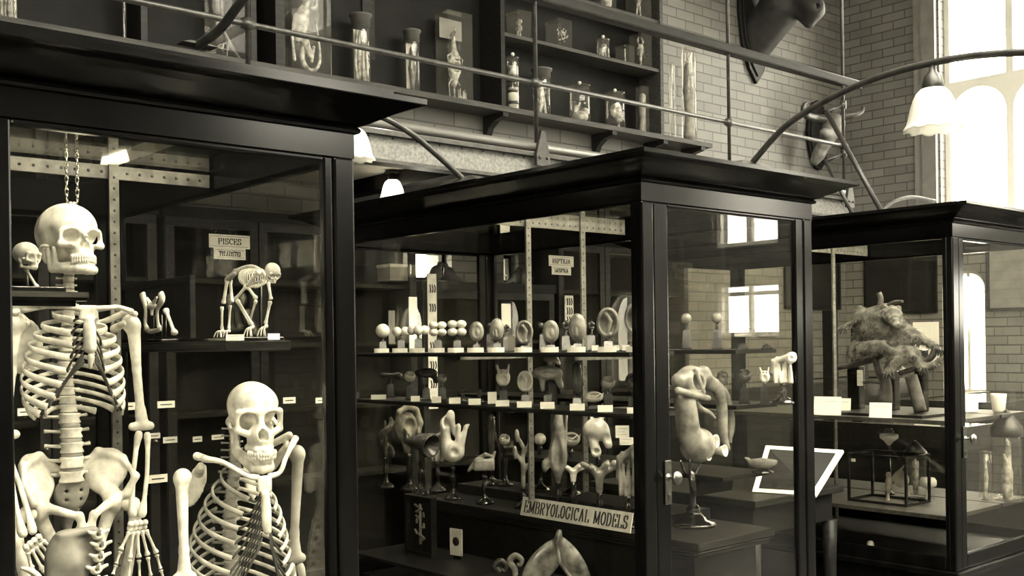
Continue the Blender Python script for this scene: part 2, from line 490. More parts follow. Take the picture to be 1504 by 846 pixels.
wall_holes('wall_right', BRICKR, 'x', XR, XR+.3, YF, YB+.3, 0, ZC, HR)
HB_ = [(4.16, 4.59, 1.93, 2.14, False), (5.07, 5.21, 1.93, 2.14, False)]
wall_holes('wall_back', BRICKB, 'y', YB, YB+.3, XL, XR, 0, ZC, HB_)
HL_ADDED = [(-5.6, -4.3, 2.3, 5.2, False), (-3.7, -2.4, 2.3, 5.2, False), (-1.8, -.5, 2.3, 5.2, False)]  # unseen windows added to light the cases from the front left
wall_holes('wall_left', SLATE, 'x', XL-.3, XL, YF-.3, YB+.3, 0, ZC, HL_ADDED)  # unseen wall coloured near black to keep reflections dark
HF_ADDED = [(5.6, 7.0, 3.75, 5.4, False), (7.6, 9.0, 3.75, 5.4, False)]  # unseen windows added as key light on bones and cabinets
wall_holes('wall_front', SLATE, 'y', YF-.3, YF, XL, XR+.3, 0, ZC, HF_ADDED)  # also coloured near black, so wood and glass reflect little
st(MB().box((XL-.3, YF-.3, -.1), (XR+.3, YB+.3, 0)).build('floor', FLOORM))
SKY_ADDED = [(.6, 7.6, -4.6, 2.0)]  # unseen skylight added for top light, sized by its effect on the skulls
cb = MB(); x0, x1, y0, y1 = SKY_ADDED[0]
cb.box((XL-.3, YF-.3, ZC), (x0, YB+.3, ZC+.15)); cb.box((x1, YF-.3, ZC), (XR+.3, YB+.3, ZC+.15))
cb.box((x0, YF-.3, ZC), (x1, y0, ZC+.15)); cb.box((x0, y1, ZC), (x1, YB+.3, ZC+.15))
st(cb.build('ceiling', PLASTER))
sl = MB()
for i in range(8): sl.box((x0+i*1.0-.03, y0, ZC), (x0+i*1.0+.03, y1, ZC+.12))
sl.box((x0, (y0+y1)/2-.03, ZC+.01), (x1, (y0+y1)/2+.03, ZC+.11))
sky = st(sl.build('window_1', PLASW))  # glazing bars of the added skylight
MB().box((x0, y0, ZC+.12), (x1, y1, ZC+.13)).build('pane', WINDG, sky)
wn = 2
for h in HR:
    a, b, z0, z1, arch = h
    f = MB(); t = .05; X0, X1 = XR+.10, XR+.16
    TR_, TW = (3.8, .08) if z1 > 3 else (1.98, .04)
    if not arch:
        for (p, q, c, d) in ((a, a+t, z0, z1), (b-t, b, z0, z1), (a+t, b-t, z0, z0+t), (a+t, b-t, z1-t, z1), (a+t, b-t, TR_, TR_+TW), ((a+b)/2-TW*.4, (a+b)/2+TW*.4, z0+t, TR_), ((a+b)/2-TW*.4, (a+b)/2+TW*.4, TR_+TW, z1-t)):
            f.box((X0, p, c), (X1, q, d))
        # round heads of the lower lights, under the transom
        for ya, yb in (((a+t, (a+b)/2-.03), ((a+b)/2+.03, b-t)) if z1 > 3 else ()):
            r = (yb-ya)/2; ca = (ya+yb)/2
            for s in (-1, 1):
                poly = [(ca+s*r*cos(rad(tt)), 3.8-r+r*sin(rad(tt))) for tt in range(0, 91, 10)]+[(ca+s*r, 3.8)]
                n = len(poly)
                f.add([(X0, q, z) for q, z in poly]+[(X1, q, z) for q, z in poly], [tuple(range(n)), tuple(reversed(range(n, 2*n)))]+[(k, n+k, n+(k+1) % n, (k+1) % n) for k in range(n)])
    else:
        r = (b-a)/2; ca = (a+b)/2; zs = z1-r
        for (p, q, c, d) in ((a, a+t, z0, zs), (b-t, b, z0, zs), (a+t, b-t, z0, z0+t)): f.box((X0, p, c), (X1, q, d))
        f.box((X0, ca-.015, z0+t), (X1, ca+.015, z1-t))
        out = [(ca+r*cos(rad(tt)), zs+r*sin(rad(tt))) for tt in range(0, 181, 10)]
        inn = [(ca+(r-t)*cos(rad(tt)), zs+(r-t)*sin(rad(tt))) for tt in range(0, 181, 10)]
        for k in range(18):
            q = [out[k], out[k+1], inn[k+1], inn[k]]
            f.add([(X0, y, z) for y, z in q]+[(X1, y, z) for y, z in q], [(0,1,2,3),(7,6,5,4),(0,4,5,1),(1,5,6,2),(2,6,7,3),(3,7,4,0)])
    w = st(f.build('window_%d' % wn, PLASW)); wn += 1
    MB().box((XR+.125, a+.01, z0+.01), (XR+.131, b-.01, z1-.01 if not arch else z1-(b-a)/2)).build('pane', WINDG, w)
for h in HF_ADDED:
    a, b, z0, z1, _ = h; f = MB(); t = .05
    for (p, q, c, d) in ((a, a+t, z0, z1), (b-t, b, z0, z1), (a+t, b-t, z0, z0+t), (a+t, b-t, z1-t, z1), (a+t, b-t, 4.6, 4.66), ((a+b)/2-.025, (a+b)/2+.025, z0+t, 4.6), ((a+b)/2-.025, (a+b)/2+.025, 4.66, z1-t)): f.box((p, YF-.14, c), (q, YF-.09, d))
    w = st(f.build('window_%d' % wn, PLASW)); wn += 1  # frame of an added key-light window
    MB().box((a+t, YF-.117, z0+t), (b-t, YF-.113, z1-t)).build('pane', WINDG, w)
for h in HL_ADDED:
    a, b, z0, z1, _ = h; f = MB(); t = .05
    for (p, q, c, d) in ((a, a+t, z0, z1), (b-t, b, z0, z1), (a+t, b-t, z0, z0+t), (a+t, b-t, z1-t, z1), (a+t, b-t, 3.6, 3.66), ((a+b)/2-.025, (a+b)/2+.025, z0+t, 3.6), ((a+b)/2-.025, (a+b)/2+.025, 3.66, z1-t)): f.box((XL-.14, p, c), (XL-.09, q, d))
    w = st(f.build('window_%d' % wn, PLASW)); wn += 1  # frame of an added left-hand light window
    MB().box((XL-.117, a+t, z0+t), (XL-.113, b-t, z1-t)).build('pane', WINDG, w)
for h in HB_:
    a, b, z0, z1, _ = h; f = MB(); t = .025
    for (p, q, c, d) in ((a, a+t, z0, z1), (b-t, b, z0, z1), (a+t, b-t, z0, z0+t), (a+t, b-t, z1-t, z1)): f.box((p, YB+.08, c), (q, YB+.12, d))
    w = st(f.build('window_%d' % wn, WOODC)); wn += 1
    MB().box((a+t, YB+.098, z0+t), (b-t, YB+.102, z1-t)).build('pane', WINDG, w)

tr = MB(); tr.box((XR-.05, 4.85, 2.4), (XR, 4.99, 5.3)); tr.box((XR-.03, 4.99, 2.4), (XR, 5.07, 5.3))
st(tr.build('trim_7', BOARD))
# ------------------------------------------------------------------ gallery structure
GY, GE = 4.48, 7.45
st(MB().box((XL, GY+.03, 2.52), (GE, YB, 2.585)).build('trim_1', PLASTER))                      # gallery deck
g = MB(); g.box((XL, GY, 2.43), (GE, GY+.02, 2.56))
st(g.build('trim_2', GIRD))                                                                      # plate girder
g = MB(); g.box((XL, GY-.035, 2.555), (GE, GY+.05, 2.575)); g.box((XL, GY-.04, 2.412), (GE, GY+.06, 2.43))
for i in range(70): g.ball((XL+.15*i, GY-.002, 2.548), .006, 6); 
st(g.build('trim_3', IRONL))                                                                     # flanges and rivets
st(MB().tube([(XL, GY-.01, 2.612), (GE, GY-.01, 2.612)], .026, 12).build('trim_4', PIPE))
j = MB()
for i in range(12): j.box((XL+.35+i*.9, GY+.06, 2.43), (XL+.45+i*.9, YB-.02, 2.52))
st(j.build('trim_5', WOODC))                                                                     # joists under the deck
st(MB().box((XL, YB-.05, 2.60), (6.5, YB-.001, 3.10)).build('trim_6', BRICKL))                   # large glazed tiles below the shelf

# ------------------------------------------------------------------ gallery railing
rl = thing('gallery_railing', 'iron railing of pipe and timber handrail along the gallery front', 'railing', (4.15, GY, 2.585))
o = V((4.15, GY, 2.585)); ro = -o
mb = MB(); mb.box((XL, GY-.035, 3.45), (7.62, GY+.045, 3.515)); mb.build('handrail', WOODM, rl, ro, bevel=.012)
mb = MB(); mb.tube([(XL, GY, 2.983), (7.41, GY, 2.983)], .0145, 10); mb.build('middle_rail', IRONL, rl, ro)
for X in (.545, 2.345, 4.15, 5.95, 7.39):
    mb = MB(); mb.tube([(X, GY, 2.585), (X, GY, 5.55)], .0125, 10); p = mb.build('post', IRONL, rl, ro)
    b = MB(); b.prism([(X-.05, 2.50), (X+.05, 2.50), (X+.052, 2.56), (X+.012, 2.70), (X-.012, 2.70), (X-.052, 2.56)], .022, RM(loc=(0, GY-.058, 0)))
    for s in (-1, 1): b.ball((X+s*.028, GY-.06, 2.545), .010, 8)
    b.build('base_bracket', IRONL, p)
    c = MB(); c.tube([(X-.03, GY, 2.983), (X+.03, GY, 2.983)], .024, 10); c.tube([(X, GY, 2.955), (X, GY, 3.01)], .021, 10); c.build('rail_clamp', IRONL, p)

sh_ = thing('stair_handrail', 'pair of sloping iron handrails descending beside the last gallery post', 'handrail', (7.25, 4.3, 2.5))
a0, a1 = onX(1214, 164, 7.25), onX(1292, 306, 7.25); b0, b1 = onX(1212, 236, 7.25), onX(1242, 296, 7.25)
d = (a1-a0).normalized()
qo = -V((7.25, 4.3, 2.5))
for p, q, w in ((a0, a1+d*.16, .020), (b0, b1+d*.16, .015)):
    MB().tube([p, q], w, 8).build('rail', IRON, sh_, qo)
for p, z in ((a0, 0), (b0, 0)):
    MB().tube([p, (p+V((7.39, GY, p.z+.05)))/2, (7.39, GY, p.z+.06)], .017, 8).build('rail_bracket', IRON, sh_, qo)
    MB().tube([(7.39, GY, p.z+.03), (7.39, GY, p.z+.09)], .026, 10).build('collar', IRON, sh_, qo)

# ------------------------------------------------------------------ gallery shelving
SY = 5.56; SZ = 3.137
gx = {u: onY(u, 100, SY).x for u in (215, 376, 415, 570, 728, 742, 975, 1045)}
gs = thing('gallery_shelving', 'dark timber shelving of specimen jars on the gallery wall', 'shelving', (4.0, 5.7, 3.1))
go = -V((4.0, 5.7, 3.1))
MB().box((XL, SY, 3.10), (gx[1045], YB-.002, SZ)).build('bottom_shelf', SHELFW, gs, go)
MB().box((XL, YB-.03, SZ), (gx[975], YB-.002, 4.4)).build('back_panel', WOODC, gs, go)
for u in (215, 376, 415, 742, 975):
    w = .018 if u != 415 else .03
    MB().box((gx[u]-w, SY+.02, SZ), (gx[u]+w, YB-.03, 4.4)).build('upright', SHELFW if u == 975 else WOODM, gs, go)
hb = MB()
hb.box((gx[570]-.03, YB-.045, SZ), (gx[570]+.03, YB-.03, 4.4))
hb.build('batten', WOODM, gs, go)
hs_ = MB()
for i in range(30): hs_.tube([(gx[570]+.052, YB-.032, SZ+.25+i*.035), (gx[570]+.052, YB-.028, SZ+.25+i*.035)], .006, 8)
hs_.box((gx[570]+.035, YB-.034, SZ+.22), (gx[570]+.07, YB-.03, 4.4)); hs_.build('shelf_standard', WOODM, gs, go)
ZS2 = onY(885, 86, 5.66).z-.004; ZS3 = onY(938, 27, 5.66).z-.004
for z in (ZS2, ZS3): MB().box((gx[742]+.018, SY+.03, z-.025), (gx[975]-.018, YB-.03, z)).build('shelf', SHELFW, gs, go)
for u in (720, 880, 955, 1010):
    x = onY(u, 200, SY+.15).x; b = MB()
    b.prism([(0, 0), (.0, -.16), (.03, -.15), (.06, -.09), (.12, -.05), (.22, -.03), (.22, 0)], .05, RM(0, 0, rad(-90), (x, YB-.052, 3.10))); b.build('bracket', WOODM, gs, go)

# ------------------------------------------------------------------ cabinets under the gallery
CY = 5.50
def wall_cabinet(x0, x1, zt, label):
    c = thing('wall_cabinet', label, 'cabinet', ((x0+x1)/2, CY, 0)); o = -V(c.location)
    b = MB(); b.box((x0, YB-.08, 0), (x1, YB-.055, zt)); b.box((x0, CY, 0), (x0+.025, YB-.08, zt)); b.box((x1-.025, CY, 0), (x1, YB-.08, zt))
    b.box((x0, CY, 0), (x1, YB-.08, .12)); b.box((x0-.01, CY-.02, zt-.06), (x1+.01, YB-.055, zt))
    b.build('carcass', WOODC, c, o)
    n = max(1, round((x1-x0)/.55)); w = (x1-x0)/n
    for z in (.7, 1.12, 1.50, 1.86):
        if z < zt-.15: MB().box((x0+.025, CY+.04, z-.012), (x1-.025, YB-.08, z+.012)).build('shelf', WOODM, c, o)
    for i in range(n):
        f = MB(); a, bb = x0+i*w+.004, x0+(i+1)*w-.004; t = .05
        for q in ((a, a+t, .12, zt-.06), (bb-t, bb, .12, zt-.06), (a+t, bb-t, .12, .12+t), (a+t, bb-t, zt-.06-t, zt-.06)): f.box((q[0], CY-.012, q[2]), (q[1], CY+.012, q[3]))
        dd = f.build('door', WOODM, c, o)
        MB().box((a+t, CY-.002, .12+t), (bb-t, CY+.002, zt-.06-t)).build('pane', CABG, dd)
        MB().ball((bb-t/2, CY-.02, 1.0), .012, 8).build('knob', BRASS, dd)
    return c
for i, (a, b, z) in enumerate([(-3, -1.6, 2.26), (-1.6, -.2, 2.26), (-.2, 1.2, 2.26), (1.2, 2.35, 2.26), (2.35, 4.05, 2.26), (4.05, 5.26, 1.90), (5.26, 6.75, 2.26)]):
    if b > 0: wall_cabinet(a+.02, b-.02, z, ['', '', 'dark glazed wall cabinet farthest left behind the hanging skeleton', 'dark glazed wall cabinet under the gallery behind the skeletons', 'dark wall cabinet carrying the PISCES sign', 'low dark wall cabinet below two small bright windows', 'dark wall cabinet carrying the REPTILIA sign'][i])
def sign(x, z, w, h, y, rows, label, loc=None):
    s = thing('sign_card', label, 'sign', (x, y, z))
    zz = 0
    for (t, ww, hh, fr) in rows:
        c = MB(); c.box((-ww/2, -.003, zz-hh), (ww/2, 0, zz)); cd = c.build('card', PAPER, s)
        b = MB()
        for q in ((-ww/2+.008, ww/2-.008, zz-.011, zz-.009), (-ww/2+.008, ww/2-.008, zz-hh+.009, zz-hh+.011)): b.box((q[0], -.0036, q[2]), (q[1], -.003, q[3]))
        b.build('border_line', INK, cd)
        lettering(t, ww*fr, hh*.42, 'lettering', INK, cd, (0, -.0031, zz-hh/2), bold=.2, thin=.08)
        zz -= hh
    return s
p = onY(337, 345, CY-.016); q = onY(824, 376, CY-.016)
sign(p.x, p.z, 0, 0, CY-.016, [('PISCES', .245, .075, .56), ('TELEOSTEI', .19, .062, .68)], 'cream sign reading PISCES over TELEOSTEI seen through the left case')
sign(q.x, q.z, 0, 0, CY-.016, [('REPTILIA', .245, .075, .72), ('LACERTILIA', .19, .06, .7)], 'cream sign reading REPTILIA seen through the middle case')
# ================================================================== museum cases
def rect_loft(x0, y0, x1, y1, prof, inner):
    """ring moulding around a rectangle; prof = (offset, z) going up; inner = inset of the hollow"""
    mb = MB(); vs = []; loops = []
    for o, z in prof+[(-inner, prof[-1][1]), (-inner, prof[0][1])]:
        loops.append(len(vs)); vs += [(x0-o, y0-o, z), (x1+o, y0-o, z), (x1+o, y1+o, z), (x0-o, y1+o, z)]
    fs = []; m = len(loops)
    for i in range(m):
        a, b = loops[i], loops[(i+1) % m]
        for k in range(4): fs.append((a+k, a+(k+1) % 4, b+(k+1) % 4, b+k))
    mb.add(vs, fs); return mb
ZG, ZT = 1.952, 2.019
def display_case(x0, y0, x1, y1, zb, sl, sr, label, knobx, knobz, topboard=0):
    c = thing('display_case', label, 'display case', ((x0+x1)/2, (y0+y1)/2, 0)); o = -V(c.location)
    b = MB(); b.box((x0, y0, .08), (x1, y1, zb-.03)); b.box((x0+.03, y0+.03, 0), (x1-.03, y1-.03, .08))
    b.box((x0-.02, y0-.02, zb-.03), (x1+.02, y1+.02, zb)); b.build('base', WOOD, c, o, bevel=.006)
    MB().box((x0+.03, y0+.03, zb), (x1-.03, y1-.03, zb+.012)).build('floor_board', WOODM, c, o)
    prof = [(0, ZG), (0, ZT-.008), (.010, ZT-.006), (.013, ZT), (.010, ZT+.006), (.006, ZT+.009), (.016, ZT+.012), (.030, ZT+.018), (.050, ZT+.028), (.074, ZT+.040), (.098, ZT+.050), (.117, ZT+.055), (.126, ZT+.058), (.128, ZT+.060), (.128, ZT+.073), (.0, ZT+.073)]
    rect_loft(x0, y0, x1, y1, prof, .045).build('cornice', WOOD, c, o)
    if topboard:
        t = topboard; rect_loft(x0, y0, x1, y1, [(t, ZT+.0735), (t, ZT+.098)], .045).build('top_board', WOOD, c, o)
    pt = .030
    # corner posts, each with a console at the head
    for (px, py, sx, sy) in ((x0, y0, 1, 1), (x1, y0, -1, 1), (x1, y1, -1, -1), (x0, y1, 1, -1)):
        p = MB(); w = .058
        p.box((min(px, px+sx*w), min(py, py+sy*pt), zb), (max(px, px+sx*w), max(py, py+sy*pt), ZG))
        po = p.build('corner_post', WOOD, c, o, bevel=.006)
    # end frames (door on the near end) and side frames
    for (yy, s, nm) in ((y0, 1, 'door_frame'), (y1, -1, 'end_frame')):
        d = MB(); ya, yb = sorted((yy+s*.003, yy+s*.028))
        L, R = (sl, sr) if s > 0 else (.1, .1)
        for q in ((x0+.060, x0+L, zb, ZG), (x1-R, x1-.060, zb, ZG), (x0+L, x1-R, zb, zb+.07), (x0+L, x1-R, ZG-.014, ZG)): d.box((q[0], ya, q[2]), (q[1], yb, q[3]))
        fr = d.build(nm, WOOD, c, o, bevel=.005)
        ym = (ya+yb)/2
        MB().box((x0+L-.004, ym-.002, zb+.066), (x1-R+.004, ym+.002, ZG-.010)).build('pane', GLASS, fr)
        if s > 0:
            k = MB(); M = RM(rad(90), 0, 0, (knobx, y0, knobz))
            k.lathe([(.013, -.002), (.013, .004), (.005, .006), (.005, .026), (.012, .030), (.021, .034), (.024, .041), (.018, .048), (.001, .050)], n=16, M=M); k.build('knob', BRASS, fr)
            k = MB(); k.box((knobx-.016, y0-.004, knobz-.09), (knobx+.016, y0, knobz+.055)); k.box((knobx-.004, y0-.008, knobz-.075), (knobx+.004, y0-.003, knobz-.055)); k.build('lock_plate', BRASS, fr, bevel=.002)
    for (xx, s) in ((x0, 1), (x1, -1)):
        d = MB(); xa, xb = sorted((xx+s*.002, xx+s*.024)); f = .022
        for q in ((y0+pt, y0+pt+f, zb, ZG), (y1-pt-f, y1-pt, zb, ZG), (y0+pt+f, y1-pt-f, zb, zb+.06), (y0+pt+f, y1-pt-f, ZG-.008, ZG)): d.box((xa, q[0], q[2]), (xb, q[1], q[3]))
        fr = d.build('side_frame', WOOD, c, o, bevel=.004); xm = (xa+xb)/2
        MB().box((xm-.002, y0+pt+f-.003, zb+.056), (xm+.002, y1-pt-f+.003, ZG-.006)).build('pane', GLASS, fr)
    MB().box((x0+.042, y0+.042, ZT-.02), (x1-.042, y1-.042, ZT-.015)).build('top_pane', GLASS, c, o)
    # perforated steel standards hung from a crossbar at mid length
    return c, o
def standards(c, o, y, x0, x1, xs, zbar, zb):
    b = MB(); b.box((x0, y, zbar-.018), (x1, y+.008, zbar+.018))
    bar = b.build('crossbar', STEEL, c, o)
    h = MB()
    for i in range(int((x1-x0)/.035)): h.tube([(x0+.02+i*.035, y-.0008, zbar), (x0+.02+i*.035, y+.001, zbar)], .0042, 8)
    h.build('bolt_holes', INK, bar)['kind'] = 'stuff'
    for x in xs:
        s = MB(); s.box((x-.013, y-.010, zb), (x+.013, y-.001, zbar+.02)); so = s.build('shelf_standard', STEEL, c, o)
        h = MB()
        for i in range(int((zbar-zb)/.03)): h.tube([(x, y-.0108, zb+.02+i*.03), (x, y-.009, zb+.02+i*.03)], .0035, 8)
        h.build('bolt_holes', INK, so)['kind'] = 'stuff'
C1 = (.508, 2.20, 1.432, 3.68); C2 = (2.584, 2.296, 3.558, 4.20); C3 = (4.684, 2.296, 5.66, 4.20)
k2 = onY(986, 700, 2.296); k3 = onY(1418, 644, 2.296)
c1, o1 = display_case(*C1, .15, .135, .085, 'nearest dark glazed case on the left holding the hanging skeleton', .56, .95, .07)
c2, o2 = display_case(*C2, .43, .132, .108, 'middle dark glazed case holding the embryological models', 2.695, k2.z)
c3, o3 = display_case(*C3, .43, .112, .108, 'right-hand dark glazed case holding the shaggy mounted animal', 4.775, k3.z)
standards(c1, o1, 2.88, .56, 1.38, (1.10,), 1.975, .2)
standards(c2, o2, 3.20, 2.64, 3.49, (2.905, 3.218), 1.985, .86)
standards(c3, o3, 3.25, 4.74, 5.60, (5.23,), 1.985, .46)

# ------------------------------------------------------------------ lamps
def shade_mesh(mb, c, r, h):
    n = 48; vs = []; fs = []
    prof = [(.30, 1.0), (.42, .97), (.56, .88), (.68, .72), (.78, .50), (.85, .28), (.91, .13), (.99, .04), (1.04, .0)]
    for j, (q, z) in enumerate(prof):
        for k in range(n):
            a = 2*pi*k/n
            rib = 1+.035*cos(24*a)+(0 if j < 6 else .025*(j-5)/3*cos(10*a))
            zz = z*h+(0 if j < 7 else -.025*h*cos(10*a))
            vs.append((c[0]+r*q*rib*cos(a), c[1]+r*q*rib*sin(a), c[2]+zz))
    m = len(prof)
    for q, z in reversed(prof):
        j = prof.index((q, z))
        for k in range(n):
            a = 2*pi*k/n; rib = 1+.035*cos(24*a)+(0 if j < 6 else .025*(j-5)/3*cos(10*a))
            zz = z*h+(0 if j < 7 else -.025*h*cos(10*a))-.003
            vs.append((c[0]+(r*q*rib-.004)*cos(a), c[1]+(r*q*rib-.004)*sin(a), c[2]+zz))
    for j in range(2*m-1):
        for k in range(n):
            k2 = (k+1) % n; fs.append((j*n+k, j*n+k2, (j+1)*n+k2, (j+1)*n+k))
    mb.add(vs, fs, True)
def lamp_parts(t, o, p, r, h):
    """p = centre of shade rim (world), o = offset to thing space"""
    a = MB(); shade_mesh(a, p, r, h); a.build('lamp_shade', SHADE, t, o)
    b = MB(); b.lathe([(r*.34, h*.96), (r*.40, h*1.03), (r*.38, h*1.12), (r*.30, h*1.28), (r*.16, h*1.38), (r*.12, h*1.5)], p, 20); b.build('shade_holder', IRONL, t, o)
    b = MB(); b.lathe([(.006, .10), (.012, .09), (.028, .05), (.03, .03), (.02, .008), (.001, 0)], (p[0], p[1], p[2]+h*.45), 14); b.build('bulb', JARG, t, o)
def arm_lamp(label, pts, u0, lamp, rr=.011, pl=1):
    base = pts[0]
    t = thing('bracket_lamp', label, 'lamp', base); o = -V(base)
    MB().tube(pts, rr, 10, 6).build('arm', IRONL, t, o)
    d = (V((pts[1][0]-pts[0][0], pts[1][1]-pts[0][1], 0))).normalized()
    M = Matrix.Translation(V(base)) @ Matrix.Rotation(math.atan2(d.y, d.x), 4, 'Z')
    b = MB(); b.add([M @ (V(q)*pl) for q in ((-.05,-.11,-.001),(.05,-.11,-.001),(.05,.11,-.001),(-.05,.11,-.001),(-.02,-.05,.022),(.02,-.05,.022),(.02,.05,.022),(-.02,.05,.022))], [(0,3,2,1),(4,5,6,7),(0,1,5,4),(1,2,6,5),(2,3,7,6),(3,0,4,7)])
    b.build('base_plate', IRONL, t, o)
    if lamp:
        p, r, h, top = lamp
        lamp_parts(t, o, p, r, h)
        MB().tube([(p[0], p[1], p[2]+h*1.45), (p[0], p[1], top)], .008, 8).build('drop_stem', IRON, t, o)
    return t
AXC = 3.075
pts = [onX(u, v, AXC) for u, v in ((1098, 236), (1150, 189), (1205, 152), (1265, 123), (1320, 104), (1375, 91), (1430, 82), (1500, 77), (1600, 78))]
pts[0] = V((AXC, pts[0].y, 2.094))
lp = onX(1371, 190, AXC)
ltop = onX(1375, 91, AXC).z
arm_lamp('large curved bracket lamp with white ribbed shade on top of the middle case end', pts, 0, (V((AXC, lp.y, lp.z)), .082, .125, ltop))
pts = [onY(u, v, 3.08) for u, v in ((676, 262), (640, 226), (605, 197), (570, 176), (535, 162), (505, 156))]
pts[0] = V((2.50, 3.08, 2.094))
lp = onY(520, 234, 3.08)
arm_lamp('curved bracket lamp reaching from the far side of the middle case toward the left case', pts, 0, (lp, .068, .105, onY(520, 158, 3.08).z))
pts = [onX(u, v, .967) for u, v in ((290, 90), (322, 44), (356, 0), (400, -50), (460, -100))]
pts[0] = V((.967, pts[0].y, 2.118))
arm_lamp('straight-rising iron lamp arm standing on top of the left case', pts, 0, None, .0095, .35)
pts = [V((5.75, 3.3, 2.094)), V((5.80, 3.3, 2.2)), V((5.95, 3.3, 2.3)), V((6.2, 3.3, 2.36)), V((6.5, 3.3, 2.36))]
arm_lamp('iron lamp arm on the far side of the right-hand case', pts, 0, None)
def pendant(u, v, Y, r, label):
    p = onY(u, v, Y); t = thing('pendant_lamp', label, 'lamp', p); o = -V(p)
    lamp_parts(t, o, p, r, r*1.5)
    MB().tube([(p.x, p.y, p.z+r*2.1), (p.x, p.y, 2.52)], .007, 8).build('stem', IRON, t, o)
    l = bpy.data.lights.new('lamp_fill_light', 'POINT'); l.energy = 5; l.color = (1, .95, .82); l.shadow_soft_size = .03  # fill light added inside the shade to brighten it and the under-gallery
    lo = bpy.data.objects.new('lamp_fill_light', l); COL.objects.link(lo); lo.location = (p.x, p.y, p.z+r*.55)
    MB().lathe([(.05, -.02), (.045, -.008), (.02, 0)], (p.x, p.y, 2.52), 16).build('ceiling_rose', IRON, t, o)
pendant(577, 292, 5.15, .075, 'pendant lamp with pale shade under the gallery between the left and middle cases')
pendant(170, 247, 5.2, .075, 'pendant lamp under the gallery seen through the top of the left case')
# ================================================================== skeleton anatomy
def human_skull(parent, bm, loc, rot, s=.0098):
    """units: cm, face toward -Y, chin at z=0"""
    M = Matrix.Diagonal((s, s, s, 1))
    P = [('+','e',(0,1.2,14.0),(7.0,9.3,7.4),None,0),
         ('+','e',(0,-4.0,13.6),(5.7,4.4,5.2),None,2.0),
         ('+','e',(0,2.6,9.4),(5.2,5.6,3.2),None,1.5),
         ('+','c',(-4.8,-7.1,12.0),(-1.2,-7.8,11.7),.7,.7,.8), ('+','c',(4.8,-7.1,12.0),(1.2,-7.8,11.7),.7,.7,.8),
         ('+','e',(0,-5.6,7.4),(3.3,3.2,3.6),None,1.2),
         ('+','c',(0,-8.0,11.4),(0,-9.2,9.4),.7,.62,.5)]
    P += both([('+','c',(3.4,-7.6,8.0),(5.6,-6.2,8.3),.95,.9,.6), ('+','c',(5.6,-6.2,8.3),(6.6,-2.4,8.9),.8,.5,.4),
         ('+','c',(6.6,-2.4,8.9),(6.5,1.4,9.4),.5,.6,.3), ('+','c',(5.3,-6.7,11.6),(5.3,-6.4,8.8),.65,.75,.5),
         ('+','c',(5.6,2.6,8.6),(5.3,2.2,5.9),1.5,.8,.8),
         ('+','c',(2.6,-6.2,5.0),(1.2,-8.3,4.9),.75,.75,.4), ('+','c',(1.2,-8.3,4.9),(0,-8.6,4.9),.75,.75,.3)])
    P += both([('-','e',(3.2,-8.4,10.15),(2.15,3.5,1.95),(0,0,-8),.3),
         ('-','e',(7.4,-3.6,10.6),(1.7,2.9,3.0),None,.8),
         ('-','e',(4.6,-3.2,6.4),(1.5,2.4,2.4),None,.4),
         ('-','e',(.7,-9.0,7.4),(.85,2.2,1.6),None,.2)])
    P += [('-','e',(0,-9.2,8.6),(.75,1.6,1.3),None,.2)]
    sk = sdf_obj('skull', P, .24, bm, parent, M, loc=loc, rot=rot)
    J = []
    J += both([('+','c',(5.5,.9,8.7),(5.0,.6,3.4),.75,1.0,0), ('+','c',(5.3,-2.0,8.3),(4.9,-1.2,3.8),.5,.9,.9),
         ('+','c',(5.0,.2,3.2),(2.2,-7.0,1.4),1.05,1.15,.5), ('+','c',(4.6,-1.5,3.8),(1.6,-7.4,3.0),.7,.75,.6),
         ('+','c',(2.2,-7.0,1.4),(0,-8.2,1.1),1.15,1.25,.4), ('+','c',(1.6,-7.4,3.0),(0,-8.0,3.0),.75,.75,.4)])
    J += [('+','e',(0,-8.5,.9),(1.5,.8,.9),None,.5)]
    jaw = sdf_obj('mandible', J, .24, bm, sk, M)
    t = MB()
    for up in (0, 1):
        for i in range(14):
            a = (i-6.5)/6.5*1.12
            x, y = 3.15*sin(a)*1.08, -5.4-3.7*cos(a) + (0 if up else .18)
            w = .46 if abs(i-6.5) > 3 else .42
            z = 4.55 if up else 3.75
            t.ball((x*s, y*s, z*s), (w*s, .34*s, .78*s), 8)
    t.build('teeth', TOOTH, sk)
    return sk
